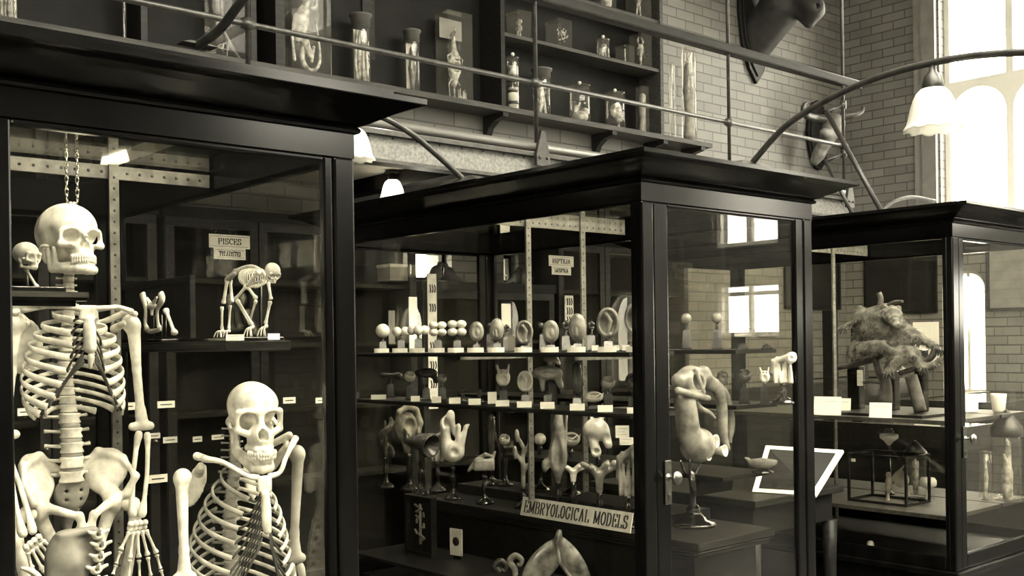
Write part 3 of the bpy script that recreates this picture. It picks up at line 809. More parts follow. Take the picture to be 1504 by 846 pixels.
def ape_skull(parent, bm, loc, rot, s=.0098):
    M = Matrix.Diagonal((s*.9, s, s, 1))
    P = [('+','e',(0,1.5,16.0),(6.6,7.2,5.8),None,0), ('+','e',(0,-2.6,16.4),(6.0,4.2,4.6),None,1.6),
         ('+','e',(0,2.4,12.4),(4.6,5.0,3.0),None,1.5),
         ('+','c',(-5.2,-6.2,15.0),(0,-7.0,14.9),.8,.7,.7), ('+','c',(5.2,-6.2,15.0),(0,-7.0,14.9),.8,.7,.7),
         ('+','e',(0,-6.6,8.6),(3.4,4.2,3.6),None,1.2), ('+','c',(0,-6.8,14.2),(0,-8.0,10.4),1.1,1.5,.9)]
    P += both([('+','c',(3.2,-7.0,9.8),(5.8,-5.2,10.6),.95,.85,.6), ('+','c',(5.8,-5.2,10.6),(6.5,-1.2,11.2),.75,.55,.4),
         ('+','c',(6.5,-1.2,11.2),(6.0,2.4,11.8),.55,.8,.4), ('+','c',(5.6,-6.0,14.9),(5.7,-5.4,11.4),.85,.8,.5),
         ('+','c',(5.2,3.0,12),(5.0,3.0,9.4),1.4,.8,.8),
         ('+','c',(3.0,-5.6,6.4),(1.8,-9.8,6.0),.9,.9,.5), ('+','c',(1.8,-9.8,6.0),(0,-10.5,6.0),.9,.9,.4)])
    P += both([('-','e',(3.2,-7.8,12.8),(2.4,3.6,2.2),(0,0,-8),.3), ('-','e',(6.4,-2.2,13.6),(1.4,2.4,2.6),None,.8),
         ('-','e',(4.7,-3.0,8.2),(1.5,2.6,2.6),None,.4), ('-','e',(.6,-9.6,9.5),(.8,2.2,1.25),None,.2)])
    P += [('-','e',(0,-9.6,10.3),(.8,1.7,.9),None,.2)]
    sk = sdf_obj('skull', P, .25, bm, parent, M, loc=loc, rot=rot)
    J = both([('+','c',(5.2,1.4,11.0),(4.6,1.8,5.0),.8,1.0,0), ('+','c',(5.0,-1.0,10.0),(4.6,-.2,5.0),.5,.9,1.0),
         ('+','c',(4.5,1.0,4.4),(2.2,-7.6,1.7),1.1,1.25,.6), ('+','c',(4.2,-1.0,5.0),(1.9,-9.0,3.5),.8,.8,.8),
         ('+','c',(2.2,-7.6,1.7),(0,-8.6,1.6),1.25,1.35,.5), ('+','c',(1.9,-9.0,3.5),(0,-9.8,3.5),.8,.8,.5)])
    jaw = sdf_obj('mandible', J, .25, bm, sk, M)
    t = MB()
    for up in (0, 1):
        for i in range(14):
            a = (i-6.5)/6.5*1.1
            x, y = 3.3*sin(a)*1.05, -6.2-4.9*cos(a)+(0 if up else .3)
            ca = up and i in (4, 9)
            w = .56 if abs(i-6.5) < 3 else .6
            z = 5.25 if up else 4.35
            t.ball((x*s, y*s, (z-(.25 if ca else 0))*s), (w*s, .4*s, (1.1 if ca else .8)*s), 8)
    t.build('teeth', TOOTH, sk)
    return sk
def small_skull(parent, bm, loc, rot, s=.004, snout=1.0):
    M = Matrix.Diagonal((s, s, s, 1))
    P = [('+','e',(0,1.0,12),(6.6,8.0,6.6),None,0), ('+','e',(0,-4.6,6.6),(3.0,3.4*snout,3.2),None,1.4),
         ('+','c',(-4.8,-5.4,11.4),(4.8,-5.4,11.4),.9,.9,.8), ('+','e',(0,-4.4,3.4),(2.6,3.0*snout,1.6),None,1.0)]
    P += both([('+','c',(3.0,-5.6,6.8),(5.8,-2.6,8.0),.9,.8,.6), ('+','c',(5.2,-5.0,11),(5.3,-4.4,7.6),.7,.7,.5),
               ('+','c',(5.2,.6,8),(4.4,.4,3.6),.8,.9,.6), ('+','c',(4.4,.4,3.6),(1.4,-5.2,2.6),.9,.9,.5),
               ('-','e',(2.9,-7.0,8.9),(2.2,3.6,2.1),None,.3)])
    P += [('-','e',(0,-4.6-3.4*snout,6.4),(.8,1.6,1.1),None,.2)]
    return sdf_obj('skull', P, .42, bm, parent, M, loc=loc, rot=rot)
def rib_pts(s, a, b, yc, z0, drop, p0, p1, n=13, pw=1.25):
    out = []
    for i in range(n):
        t = rad(p0+(p1-p0)*i/(n-1))
        out.append((s*a*sin(t), yc+b*cos(t), z0-drop*(max(0, (t-rad(8)))/pi)**pw))
    return out
def vertebrae(mb, md, pts, rb, hb, tp=.026):
    """bodies with waisted sides into mb, discs into md; pts = list of centres"""
    for i, (x, y, z) in enumerate(pts):
        q = i/(len(pts)-1)
        r = rb[0]+(rb[1]-rb[0])*q; h = hb[0]+(hb[1]-hb[0])*q
        mb.lathe([(r*.82,-h*.5),(r,-h*.46),(r*1.02,-h*.36),(r*.86,0),(r*1.02,h*.36),(r,h*.46),(r*.82,h*.5)], (x,y,z), 14, sy=.8)
        for s in (-1, 1):
            mb.tube([(x+s*r*.6, y+r*.6, z+h*.1), (x+s*(r+tp*.5), y+r*1.1, z+h*.16), (x+s*(r+tp), y+r*1.2, z+h*.2)], [h*.18, h*.15, h*.2], 6)
        mb.tube([(x, y+r*.6, z), (x, y+r*1.3, z-h*.1), (x, y+r*2.2, z-h*.7)], [h*.3, h*.22, h*.2], 6)
        if i < len(pts)-1:
            x2, y2, z2 = pts[i+1]; dz = abs(z-z2)
            md.lathe([(r*.7,-dz*.3),(r*.95,0),(r*.7,dz*.3)], ((x+x2)/2,(y+y2)/2,(z+z2)/2), 14, sy=.8)
def hand_bones(root, bm, wrist, s, curl=.1, zo=0, scale=1.0, spread=1.0, roll=0, name='hand'):
    """hanging hand, palm toward the thigh, fingers down; s = side"""
    M = RM(0, 0, roll, wrist)
    h = MB()
    for i in range(4):
        for j in range(2):
            h.ball(((i-1.5)*.0115*scale, (j-.5)*.006, -.008*scale-j*.011*scale), .0078*scale, 8, M)
    base = []
    for i in range(5):
        x = (i-2)*.0125*scale
        h.bone(M @ V((x*.8, 0, -.026*scale)), M @ V((x*1.5*spread, -.006, (-.09 if i else -.07)*scale + abs(i-2)*.003)), .0035*scale, .0065*scale, .0072*scale, 8)
    o = h.build(name, bm, root, (0, 0, -zo))
    for i in range(5):
        x = (i-2)*.0125*scale*1.5*spread; f = MB()
        L = [(.030,.022), (.044,.028,.02), (.048,.031,.02), (.045,.028,.019), (.036,.022,.017)][i]
        p = V((x, -.006, (-.093 if i else -.073)*scale+abs(i-2)*.003)); a = -curl
        dx = (i-2)*.10*spread
        if i == 0: dx = -.42
        for l in L:
            d = V((dx, -sin(-a), -1)).normalized()
            q = p+d*l*scale
            f.bone(M @ p, M @ q, .0030*scale, .0058*scale, .0052*scale, 8)
            p = q+d*.0025*scale; a -= curl*1.6
        f.build('finger', bm, o)
    return o

# ------------------------------------------------------------------ hanging human skeleton, left case
HX, HY, HB = .968, 2.80, .17
hs = thing('human_skeleton', 'full-height ivory human skeleton hung by two chains behind the left pane of the nearest case', 'skeleton', (HX, HY, HB))
ho = (0, 0, -HB)
sk = human_skull(hs, BONE, (-.002, .01, 1.672-HB), (rad(-11), 0, rad(9)), .0097)
pts = [(0, .035+.012*sin(i*.5), 1.715-.0175*i) for i in range(7)]
m1, m2 = MB(), MB()
vertebrae(m1, m2, pts, (.0135, .016), (.014, .014), .012)
th = [(0, .05+.03*sin(pi*i/12), 1.59-.0225*i) for i in range(12)]
vertebrae(m1, m2, th, (.016, .022), (.018, .02), .02)
lu = [(-.006, .035-.016*sin(pi*i/5), 1.318-.0375*i) for i in range(5)]
vertebrae(m1, m2, lu, (.0275, .0315), (.026, .03), .028)
m1.build('spine', BONE, hs, ho); m2.build('spinal_discs', DISC, hs, ho)
RA = [.05,.078,.098,.110,.118,.124,.127,.127,.124,.117,.100,.075]
RD = [.034,.044,.052,.064,.080,.097,.113,.127,.134,.124,.10,.07]
RP = [150,157,159,159,157,153,147,137,125,112,82,58]
car = MB()
for i in range(12):
    for s in (-1, 1):
        p = rib_pts(s, RA[i], .088 if i > 1 else .07, th[i][1]-.062+(.012 if i < 2 else 0), th[i][2]+.004, RD[i], 10, RP[i])
        r = MB(); n = len(p)
        r.tube(p, [.0056+.0042*(k/(n-1))**2 for k in range(n)], 8, 2, flat=.45, up=(0, 0, 1))
        r.build('rib', BONE, hs, ho)
        if i < 10:
            zs = [1.578,1.562,1.545,1.525,1.508,1.492,1.482,1.474,1.468,1.464][i]
            e = p[-1]
            k = e[2]
            car.tube([e, (e[0]*.72+s*.004, e[1]-.012, min(k, zs)*.6+max(k, zs)*.4 - (.012 if i > 4 else 0)), (s*.014, -.098, zs)], [.0044, .0026, .0024], 6, 4)
car.build('costal_cartilage', CART, hs, ho)
st = [('+','b',(0,-.094,1.588),(.024,.007,.019),.006,0), ('+','c',(0,-.098,1.57),(0,-.104,1.50),.012,.014,.006),
      ('+','b',(0,-.100,1.525),(.014,.006,.034),.005,.008), ('+','c',(0,-.105,1.478),(0,-.102,1.452),.008,.005,.004)]
sdf_obj('sternum', st, .0028, BONE, hs, loc=ho)
for s in (-1, 1):
    c = MB(); c.tube([(s*.016,-.092,1.597), (s*.05,-.098,1.601), (s*.09,-.06,1.604), (s*.138,-.022,1.595)], [.009,.0062,.006,.008], 8, 5)
    c.build('clavicle', BONE, hs, ho)
    sc = [('+','e',(s*.095,.085,1.50),(.04,.006,.07),(0,s*-10,s*25),0), ('+','c',(s*.07,.10,1.555),(s*.14,.02,1.592),.006,.010,.01),
          ('+','c',(s*.12,.05,1.55),(s*.122,-.01,1.563),.012,.008,.01), ('+','c',(s*.135,.02,1.592),(s*.15,-.012,1.588),.009,.009,.006)]
    sdf_obj('scapula', sc, .0035, BONE, hs, loc=ho)
    ex, wx = (.172, .146) if s > 0 else (.176, .160)
    hu = [('+','e',(s*.143,0,1.564),(.023,.023,.024),None,0), ('+','c',(s*.150,-.004,1.556),(s*.158,-.002,1.44),.018,.0115,.012),
          ('+','c',(s*.158,-.002,1.44),(s*(ex-.004),0,1.315),.0115,.0115,.005), ('+','c',(s*(ex-.004),0,1.33),(s*ex,0,1.296),.012,.016,.01),
          ('+','c',(s*(ex-.026),0,1.288),(s*(ex+.020),-.002,1.288),.0115,.0115,.008)]
    sdf_obj('humerus', hu, .0034, BONE, hs, loc=ho)
    if s > 0: W = V((.143, -.03, 1.048)); E1, E2 = V((ex-.010, -.004, 1.276)), V((ex+.010, -.006, 1.272))
    else: W = V((-.150, -.09, 1.045)); E1, E2 = V((-ex-.008, -.004, 1.274)), V((-ex+.010, -.008, 1.272))
    b = MB(); b.bone(E1, W+V((-.012*s, 0, .004)), .0062, .011, .011, 10, bow=(-.008*s, 0, 0)); b.build('ulna', BONE, hs, ho)
    b = MB(); b.bone(E2, W+V((.010*s, 0, 0)), .0058, .0095, .0125, 10, bow=(.008*s, 0, 0)); b.build('radius', BONE, hs, ho)
    if s > 0: hand_bones(hs, BONE, W+V((0, 0, -.004)), s, .08, HB, 1.12, 1.15)
    else:
        hd = hand_bones(hs, BONE, (0, 0, 0), s, .05, 0, 1.05, .9)
        hd.location = (W.x+.004, W.y, W.z-HB-.006); hd.rotation_euler = (rad(20), rad(-35), 0)
pv = []
pv += both([
  ('+','e',(.088,.040,1.175),(.056,.011,.062),(-22,12,-38),0),
  ('+','c',(.030,.062,1.185),(.075,.058,1.224),.010,.009,.012), ('+','c',(.075,.058,1.224),(.125,.020,1.205),.009,.008,.012),
  ('+','c',(.125,.020,1.205),(.140,-.030,1.160),.008,.008,.01), ('+','c',(.140,-.030,1.160),(.118,-.022,1.115),.008,.012,.012),
  ('+','e',(.096,.006,1.095),(.026,.030,.032),None,.014),
  ('+','c',(.085,-.012,1.100),(.018,-.062,1.075),.013,.009,.014), ('+','c',(.018,-.062,1.078),(.010,-.060,1.045),.010,.010,.008),
  ('+','c',(.014,-.058,1.045),(.052,-.010,1.000),.008,.012,.01), ('+','c',(.090,.018,1.075),(.058,.004,1.000),.018,.014,.012),
  ('+','c',(.060,.045,1.150),(.090,.010,1.105),.014,.014,.015)])
pv += both([('-','e',(.118,.000,1.090),(.022,.022,.022),None,.004)])
sdf_obj('pelvis', pv, .0036, BONE, hs, loc=ho)
sa = [('+','e',(0,.045,1.125),(.045,.018,.045),(20,0,0),0), ('+','c',(0,.055,1.10),(0,.085,1.035),.03,.012,.02), ('+','c',(0,.085,1.035),(0,.06,1.00),.010,.005,.01)]
sa += both([('-','e',(.018,.030,1.13-.024*q),(.005,.02,.0045),None,.003) for q in range(3)])
sdf_obj('sacrum', sa, .0034, BONED, hs, loc=ho)
for s in (-1, 1):
    fe = [('+','e',(s*.118,0,1.090),(.0225,.0225,.0225),None,0), ('+','c',(s*.118,0,1.090),(s*.152,.008,1.065),.013,.016,.008),
          ('+','c',(s*.152,.01,1.085),(s*.150,.006,1.02),.014,.016,.012), ('+','c',(s*.150,.004,1.03),(s*.085,.0,.69),.0145,.015,.01),
          ('+','c',(s*.085,0,.70),(s*.08,0,.66),.016,.028,.015), ('+','c',(s*.06,0,.65),(s*.10,0,.65),.022,.022,.012)]
    sdf_obj('femur', fe, .005, BONE, hs, loc=ho)
    b = MB(); b.bone((s*.08,0,.63), (s*.08,.01,.25), .012, .030, .018, 10); b.build('tibia', BONE, hs, ho)
    b = MB(); b.bone((s*.112,.02,.615), (s*.108,.02,.24), .0055, .010, .010, 8); b.build('fibula', BONE, hs, ho)
    f = MB(); f.tube([(s*.085,.05,.21),(s*.085,.0,.22),(s*.09,-.06,.20),(s*.09,-.13,.185)], [.018,.022,.016,.010], 8, 3, flat=1.2)
    for t in range(5): f.bone((s*.09+(t-2)*.014, -.12, .188), (s*.09+(t-2)*.018, -.185+abs(t-1.5)*.008, .182), .004, .007, .006, 6)
    f.build('foot', BONE, hs, ho)
ch = MB()
for s in (-1, 1):
    for i in range(8):
        z = 1.888+i*.0155
        M = RM(rad(90) if True else 0, 0, (0 if i % 2 else rad(90)), (s*.0135, .012, z))
        ch.tube([M @ V((.0042*cos(a), .0095*sin(a), 0)) for a in [k*pi/4 for k in range(8)]], .0016, 6, closed=True)
ch.tube([(-.014,.012,1.882),(-.009,.012,1.872),(-.003,.012,1.876),(0,.012,1.862),(.003,.012,1.876),(.009,.012,1.872),(.014,.012,1.882)], .0032, 8, 4)
ch.build('hanging_chain', CHAIN, hs, ho)

# ------------------------------------------------------------------ ape skeleton in front of it
AX, AY, AB = 1.245, 2.43, .17
ap = thing('ape_skeleton', 'ape skeleton with raised shoulders and bared teeth at the lower right of the nearest case', 'skeleton', (AX, AY, AB))
ao = (0, 0, -AB)
ape_skull(ap, BONE, (.020, -.012, 1.190-AB), (rad(2), 0, rad(-14)), .0101)
m1, m2 = MB(), MB()
vertebrae(m1, m2, [(0, .045, 1.29-.018*i) for i in range(6)], (.013, .016), (.014, .014), .015)
at = [(0, .05+.03*sin(pi*i/12), 1.18-.026*i) for i in range(13)]
vertebrae(m1, m2, at, (.016, .022), (.02, .022), .018)
vertebrae(m1, m2, [(0, .045, .84-.036*i) for i in range(4)], (.022, .026), (.026, .028), .024)
m1.build('spine', BONED, ap, ao); m2.build('spinal_discs', DISC, ap, ao)
car = MB()
AA = [.05,.074,.092,.106,.117,.127,.135,.141,.146,.148,.146,.136,.11]
for i in range(13):
    for s in (-1, 1):
        b = .085+.002*i
        p = rib_pts(s, AA[i], b, at[i][1]-.058, at[i][2]+.012, 
                    .085+.012*i, 10, 146-3*max(0, i-5)-(8*(i-9) if i > 9 else 0), 14, 1.1)
        r = MB(); n = len(p)
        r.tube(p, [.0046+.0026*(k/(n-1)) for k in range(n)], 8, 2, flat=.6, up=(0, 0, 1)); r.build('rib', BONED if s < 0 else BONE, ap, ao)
        if i < 11:
            e = p[-1]; zs = 1.150-.0125*i
            car.tube([e, (e[0]*.55, e[1]-.012, e[2]*.55+zs*.45-.014), (s*.010, -.108, zs)], [.0036,.0026,.0024], 6, 4)
car.build('costal_cartilage', CART, ap, ao)
sdf_obj('sternum', [('+','b',(0,-.105,1.166),(.019,.006,.020),.006,0), ('+','c',(0,-.108,1.14),(0,-.116,1.055),.011,.010,.006), ('+','e',(0,-.112,1.09),(.012,.006,.04),None,.006)], .003, BONE, ap, loc=ao)
for s in (-1, 1):
    zs = 1.243 if s > 0 else 1.210
    c = MB(); c.tube([(s*.014,-.10,1.182), (s*.045,-.10,1.190), (s*.085,-.06,1.222), (s*(.135 if s > 0 else .118),-.02,zs+.02)], [.008,.006,.006,.009], 8, 5)
    c.build('clavicle', BONE, ap, ao)
    sdf_obj('scapula', [('+','e',(s*.075,.115,1.15),(.024,.005,.06),(0,s*-20,s*30),0), ('+','c',(s*.05,.075,1.215),(s*.125,-.005,zs+.026),.007,.010,.01),
                        ('+','c',(s*.10,.04,1.19),(s*.118,-.01,zs),.013,.010,.012)], .0036, BONE, ap, loc=ao)
    hx = .165 if s < 0 else .142
    e = V((s*(.172 if s < 0 else .128), -.03 if s < 0 else -.02, .955))
    hu = [('+','e',(s*hx,-.012,zs-.02),(.021,.021,.021),None,0), ('+','c',(s*hx*1.02,-.014,zs-.03),(e.x,e.y,1.02),.015,.0105,.012),
          ('+','c',(e.x,e.y,1.02),(e.x,e.y,.965),.0105,.017,.01), ('+','c',(e.x-.018,e.y,.955),(e.x+.018,e.y,.955),.0125,.0125,.008)]
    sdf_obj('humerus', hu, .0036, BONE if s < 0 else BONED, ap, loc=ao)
    w = e+V((s*.012, -.02, -.27))
    b = MB(); b.bone(e+V((-.012,0,-.012)), w+V((-.012,0,0)), .0068, .013, .011, 10, bow=(-.012,0,0)); b.build('ulna', BONED, ap, ao)
    b = MB(); b.bone(e+V((.012,0,-.012)), w+V((.012,0,0)), .0064, .011, .012, 10, bow=(.014,0,0)); b.build('radius', BONED, ap, ao)
    hand_bones(ap, BONED, w+V((0,0,-.006)), s, .12, AB, 1.25)
    fe = MB(); fe.bone((s*.075,.0,.66), (s*.11,-.05,.42), .014, .024, .026, 10); fe.build('femur', BONED, ap, ao)
    b = MB(); b.bone((s*.11,-.05,.40), (s*.10,.02,.21), .011, .022, .016, 10); b.build('tibia', BONED, ap, ao)
    f = MB(); f.tube([(s*.10,.04,.195),(s*.10,-.03,.20),(s*.11,-.10,.185)], [.018,.018,.014], 8, 3)
    f.build('foot', BONED, ap, ao)
sdf_obj('pelvis', both([('+','e',(.055,.03,.75),(.035,.010,.10),(-8,10,-30),0), ('+','c',(.07,.0,.67),(.012,-.04,.65),.014,.010,.012), ('+','c',(.07,.0,.66),(.05,.02,.58),.016,.016,.012)]), .005, BONED, ap, loc=ao)
# ================================================================== other contents of the left case
def px(p): return (V(p)-V((0, 0, CZ))).dot(V((cos(YAW), sin(YAW), 0)))/F      # metres per photo pixel at a point
# small bracket shelf at the left with a tiny monkey skull on a block
ls = MB(); ls.box((.560, 2.30, 1.600), (.822, 2.47, 1.618)); ls.box((.560, 2.31, 1.588), (.800, 2.46, 1.600))
s1 = ls.build('bracket_shelf', WOOD, c1, o1)
MB().box((.560, 2.297, 1.607), (.823, 2.300, 1.6185)).build('bright_edge', SHELFW, c1, o1)  # paler strip added to make the shelf's front edge look bright
t = thing('mounted_monkey_skull', 'small monkey skull on a dark block on the little shelf beside the human skull', 'skull', (.733, 2.41, 1.618))
MB().box((-.07, -.05, 0), (.065, .05, .014)).build('plinth', BLACK, t, bevel=.002)
MB().tube([(0.0, 0, .012), (0.0, 0, .052)], .003, 8).build('stem', BRASS, t)
small_skull(t, BONE, (0.0, 0, .045), (0, 0, rad(30)), .0036)
b = MB(); b.bone((.02, .0, .014), (-.005, -.004, .055), .003, .006, .006); b.build('thigh_bone', BONE, t)
# long side shelf at eye level
LX0, LX1, LZ = 1.215, 1.398, 1.512
b = MB(); b.box((LX0, 2.46, LZ-.026), (LX1, 3.60, LZ)); b.box((LX0-.006, 2.45, LZ-.020), (LX0, 3.60, LZ-.006)); b.build('eye_level_shelf', WOODM, c1, o1, bevel=.002)
q = lambda u, v, dx=0: onX(u, v, 1.29+dx)
# crouching small primate skeleton
base = q(368, 493); base.z = LZ
pr = thing('small_primate_skeleton', 'small stooping primate skeleton on all fours on the eye-level shelf above the ape', 'skeleton', base); o = -base
MB().box((1.235, 2.30+.17, LZ), (1.385, 2.78, LZ+.010)).build('plinth', BLACK, pr, o, bevel=.002)
S = q(397, 402); small_skull(pr, BONE, tuple(S+o+V((0, 0, -.022))), (rad(28), 0, rad(-2)), .0027, .9)
b = MB(); C = q(369, 407); sp0, sp1 = q(388, 402), q(350, 404)
b.tube([q(391, 408), q(384, 398), q(370, 392), q(352, 396), q(338, 408)], [.004, .005, .006, .006, .005], 8, 5)
for i in range(22):
    t_ = i/21; P = V(sp0).lerp(V(sp1), t_)
b.build('spine', BONE, pr, o)
for i in range(9):
    t_ = i/8; P = q(383-24*t_, 407+1.5*sin(t_*3)); rr = .024*(.62+.42*sin(pi*(.18+.7*t_)))
    r = MB(); pts_ = []
    for k in range(17):
        a = rad(-165+330*k/16); pts_.append((P.x+rr*.85*sin(a), P.y, P.z+rr*1.0*cos(a)))
    r.tube(pts_, .0019, 6); r.build('rib', BONE, pr, o)
sdf_obj('pelvis', [('+','c',tuple(q(346,398)),tuple(q(336,412)),.007,.006,0), ('+','c',tuple(q(344,402,.015)),tuple(q(334,410,.018)),.006,.007,.004), ('+','c',tuple(q(344,402,-.015)),tuple(q(334,410,-.018)),.006,.007,.004)], .0022, BONED, pr, loc=o)
for nm, P0, P1, r in (('femur', q(334,409,-.018), q(328,446,-.02), .0042), ('tibia', q(326,450,-.02), q(326,484,-.018), .0032), ('femur', q(338,411,.018), q(341,444,.02), .004), ('tibia', q(338,448,.02), q(336,484,.018), .003),
                      ('humerus', q(362,420,-.014), q(346,439,-.02), .0038), ('ulna', q(347,441,-.02), q(368,477,-.022), .0026), ('radius', q(349,440,-.024), q(371,477,-.026), .0026),
                      ('humerus', q(364,422,.006), q(376,438,.0), .0038), ('ulna', q(376,441,0), q(366,475,.02), .0028), ('humerus', q(394,414,.012), q(398,440,.01), .0035), ('radius', q(397,442,.01), q(390,476,.006), .0034), ('scapula', q(381,398,-.018), q(366,416,-.022), .0045), ('clavicle', q(386,412,-.012), q(362,420,-.016), .0026)):
    b = MB(); b.bone(P0, P1, r, r*1.7, r*1.6, 8); b.build(nm, BONE, pr, o)
for (u, v, dx) in ((371, 480, -.024), (391, 479, .006), (327, 486, -.018), (336, 486, .018)):
    h = MB(); W = q(u, v, dx)
    for i in range(5):
        e = W+V((0, 0, LZ+.011-W.z)) + V((-.012-.004*abs(i-2), -(i-2)*.011-.012, 0))
        m = W.lerp(e, .5)+V((-.004, 0, .006)); h.tube([W, m, e], [.0028, .0018, .0016], 6, 3)
    h.ball(tuple(W), .0055, 8); h.build('hand' if u > 350 else 'foot', BONE, pr, o)
MB().tube([q(384, 412, .02), q(384, 492, .03)], .0015, 6).build('support_rod', BRASS, pr, o)
def card(u, v, w, h, P, label, m=PAPER, rz=None, lean=0, group=None, marks=0):
    """upright printed card; P is its centre"""
    k = px(P); t = thing('label_card', label, 'label', (P.x, P.y, P.z-h*k/2), 0, group)
    t.rotation_euler = (rad(-lean), 0, rz if rz is not None else math.atan2(-P.y, -P.x)+pi/2)
    b = MB(); b.box((-w*k/2, -.0015, 0), (w*k/2, .0015, h*k)); b.build('card', m, t)
    if marks:
        b = MB()
        for i in range(marks): b.box((-w*k*.36, -.0022, h*k*(.75-.5*i/max(1, marks-1))-.001*k*500*.3), (w*k*(.36 if i % 2 == 0 else .2), -.0015, h*k*(.75-.5*i/max(1, marks-1))+.001*k*500*.3))
        b.build('print', INK, t)
    return t
P = q(402, 485, -.09); P.z = LZ+5*px(P)
card(402, 485, 17, 9, P, 'small label card in front of the stooping primate skeleton', marks=2)
P = q(345, 487, -.075); P.z = LZ+5*px(P)
card(340, 490, 26, 9, P, 'wider label card at the hind feet of the stooping primate skeleton', marks=2)
# mounted limb bones
base = q(232, 494); base.z = LZ
mb_ = thing('mounted_bones', 'upright girdle bones and a slanting limb bone on the shelf left of the primate', 'bones', base); o = -base
MB().box((1.24, base.y-.14, LZ), (1.385, base.y+.17, LZ+.010)).build('plinth', BLACK, mb_, o, bevel=.002)
for (ua, ub, um, dx) in ((209, 213, 214, -.01), (236, 232, 231, .0)):
    b = MB(); pts_ = [q(ua, 432, dx), q(ua+2, 440, dx), q(um, 455, dx), q(ub, 474, dx), q(ub+3, 484, dx)]
    b.tube(pts_, [.0135, .013, .0075, .0065, .011], 10, 4, flat=.6); b.build('girdle_bone', BONE, mb_, o)
sdf_obj('vertebra', [('+','e',tuple(q(223,449)),(.014,.016,.010),None,0), ('+','c',tuple(q(223,449)),tuple(q(216,438)),.007,.004,.006), ('+','c',tuple(q(223,449)),tuple(q(230,437)),.007,.004,.006), ('+','c',tuple(q(223,452)),tuple(q(223,462)),.006,.004,.005)], .0026, BONE, mb_, loc=o)
b = MB(); b.tube([q(213, 484), q(222, 487), q(235, 484)], [.006, .008, .006], 8, 4); b.build('joining_bone', BONED, mb_, o)
b = MB(); b.bone(q(243, 454), q(257, 491), .0052, .010, .011); b.build('limb_bone', BONE, mb_, o)
for u in (216, 226, 238, 244): MB().tube([q(u, 462), q(u, 495)], .0014, 6).build('support_rod', BRASS, mb_, o)
# framed glass box behind
P0, P1 = onX(178, 418, 1.375), onX(284, 496, 1.375)
fb = thing('framed_specimen_box', 'dark framed shallow box standing on the shelf behind the mounted girdle bones', 'box', (1.375, (P0.y+P1.y)/2, LZ)); o = -V(fb.location)
ya, yb = sorted((P0.y, P1.y)); zt = P0.z
f = MB()
for r in ((ya, ya+.02, LZ, zt), (yb-.02, yb, LZ, zt), (ya+.02, yb-.02, LZ, LZ+.02), (ya+.02, yb-.02, zt-.02, zt)): f.box((1.366, r[0], r[2]), (1.384, r[1], r[3]))
f.build('frame', WOODM, fb, o, bevel=.002)
MB().box((1.380, ya+.02, LZ+.02), (1.383, yb-.02, zt-.02)).build('backing', SLATE, fb, o)
# lower specimens between the two big skeletons
P = onY(106, 812, 2.50)
sc = thing('mounted_shoulder_blade', 'large mottled shoulder blade standing below the hanging skeleton', 'bone', (P.x, 2.50, .162)); o = -V((P.x, 2.50, .162))
X, Z = P.x, P.z
sdf_obj('blade', [('+','e',(X,2.50,Z),(.058,.012,.052),(0,0,0),0), ('+','c',(X-.02,2.50,Z+.03),(X-.045,2.50,Z-.05),.014,.014,.03), ('+','c',(X-.03,2.49,Z+.045),(X+.045,2.49,Z+.048),.006,.010,.012), ('+','c',(X+.052,2.49,Z+.04),(X+.060,2.49,Z-.03),.008,.008,.01), ('+','c',(X,2.5,Z-.03),(X+.01,2.5,Z-.13),.028,.016,.03)], .0042, BONEG, sc, loc=o)
MB().tube([(X+.01, 2.5, .17), (X+.01, 2.5, Z-.12)], .008, 8).build('support_rod', IRON, sc, o)
MB().lathe([(.07, 0), (.07, .015), (.03, .03), (.012, .04)], (X+.01, 2.5, .162), 20).build('plinth', BLACK, sc, o)
P = onY(143, 800, 2.48); X = P.x
bs = thing('small_vertebral_column', 'knobbly white string of vertebrae beside the mottled shoulder blade', 'bones', (X, 2.48, .162)); o = -V((X, 2.48, .162))
for i in range(9):
    z = onY(143, 786+i*17, 2.48).z; xx = X+.006*sin(i*1.3)
    sdf_obj('vertebra', [('+','e',(xx,2.48,z),(.013,.013,.010),None,0), ('+','c',(xx,2.48,z),(xx-.024,2.47,z+.012),.006,.004,.004), ('+','c',(xx,2.48,z),(xx+.022,2.47,z+.010),.006,.004,.004), ('+','c',(xx,2.48,z),(xx,2.458,z+.016),.006,.004,.004), ('-','e',(xx,2.474,z+.002),(.005,.02,.005),None,.002)], .0026, BONE, bs, loc=o)
MB().tube([(X, 2.488, .162), (X, 2.488, onY(143, 784, 2.48).z)], .004, 8).build('support_rod', BRASS, bs, o)
MB().box((X-.05, 2.43, .162), (X+.05, 2.53, .18)).build('plinth', BLACK, bs, o)
P = onY(42, 838, 2.32); X = P.x
hb_ = thing('curved_horn_bone', 'pale curved rib bone at the bottom left corner of the left case', 'bone', (X+.03, 2.34, .162)); o = -V((X+.03, 2.34, .162))
pts_ = [onY(30, 834, 2.32), onY(44, 838, 2.32), onY(58, 850, 2.33), onY(68, 880, 2.34), onY(70, 960, 2.34)]
b = MB(); b.tube(pts_, [.003, .006, .007, .008, .009], 8, 4); b.build('bone', BONE, hb_, o)
MB().tube([pts_[-1], (pts_[-1].x, 2.34, .162)], .005, 8).build('support_rod', IRON, hb_, o)
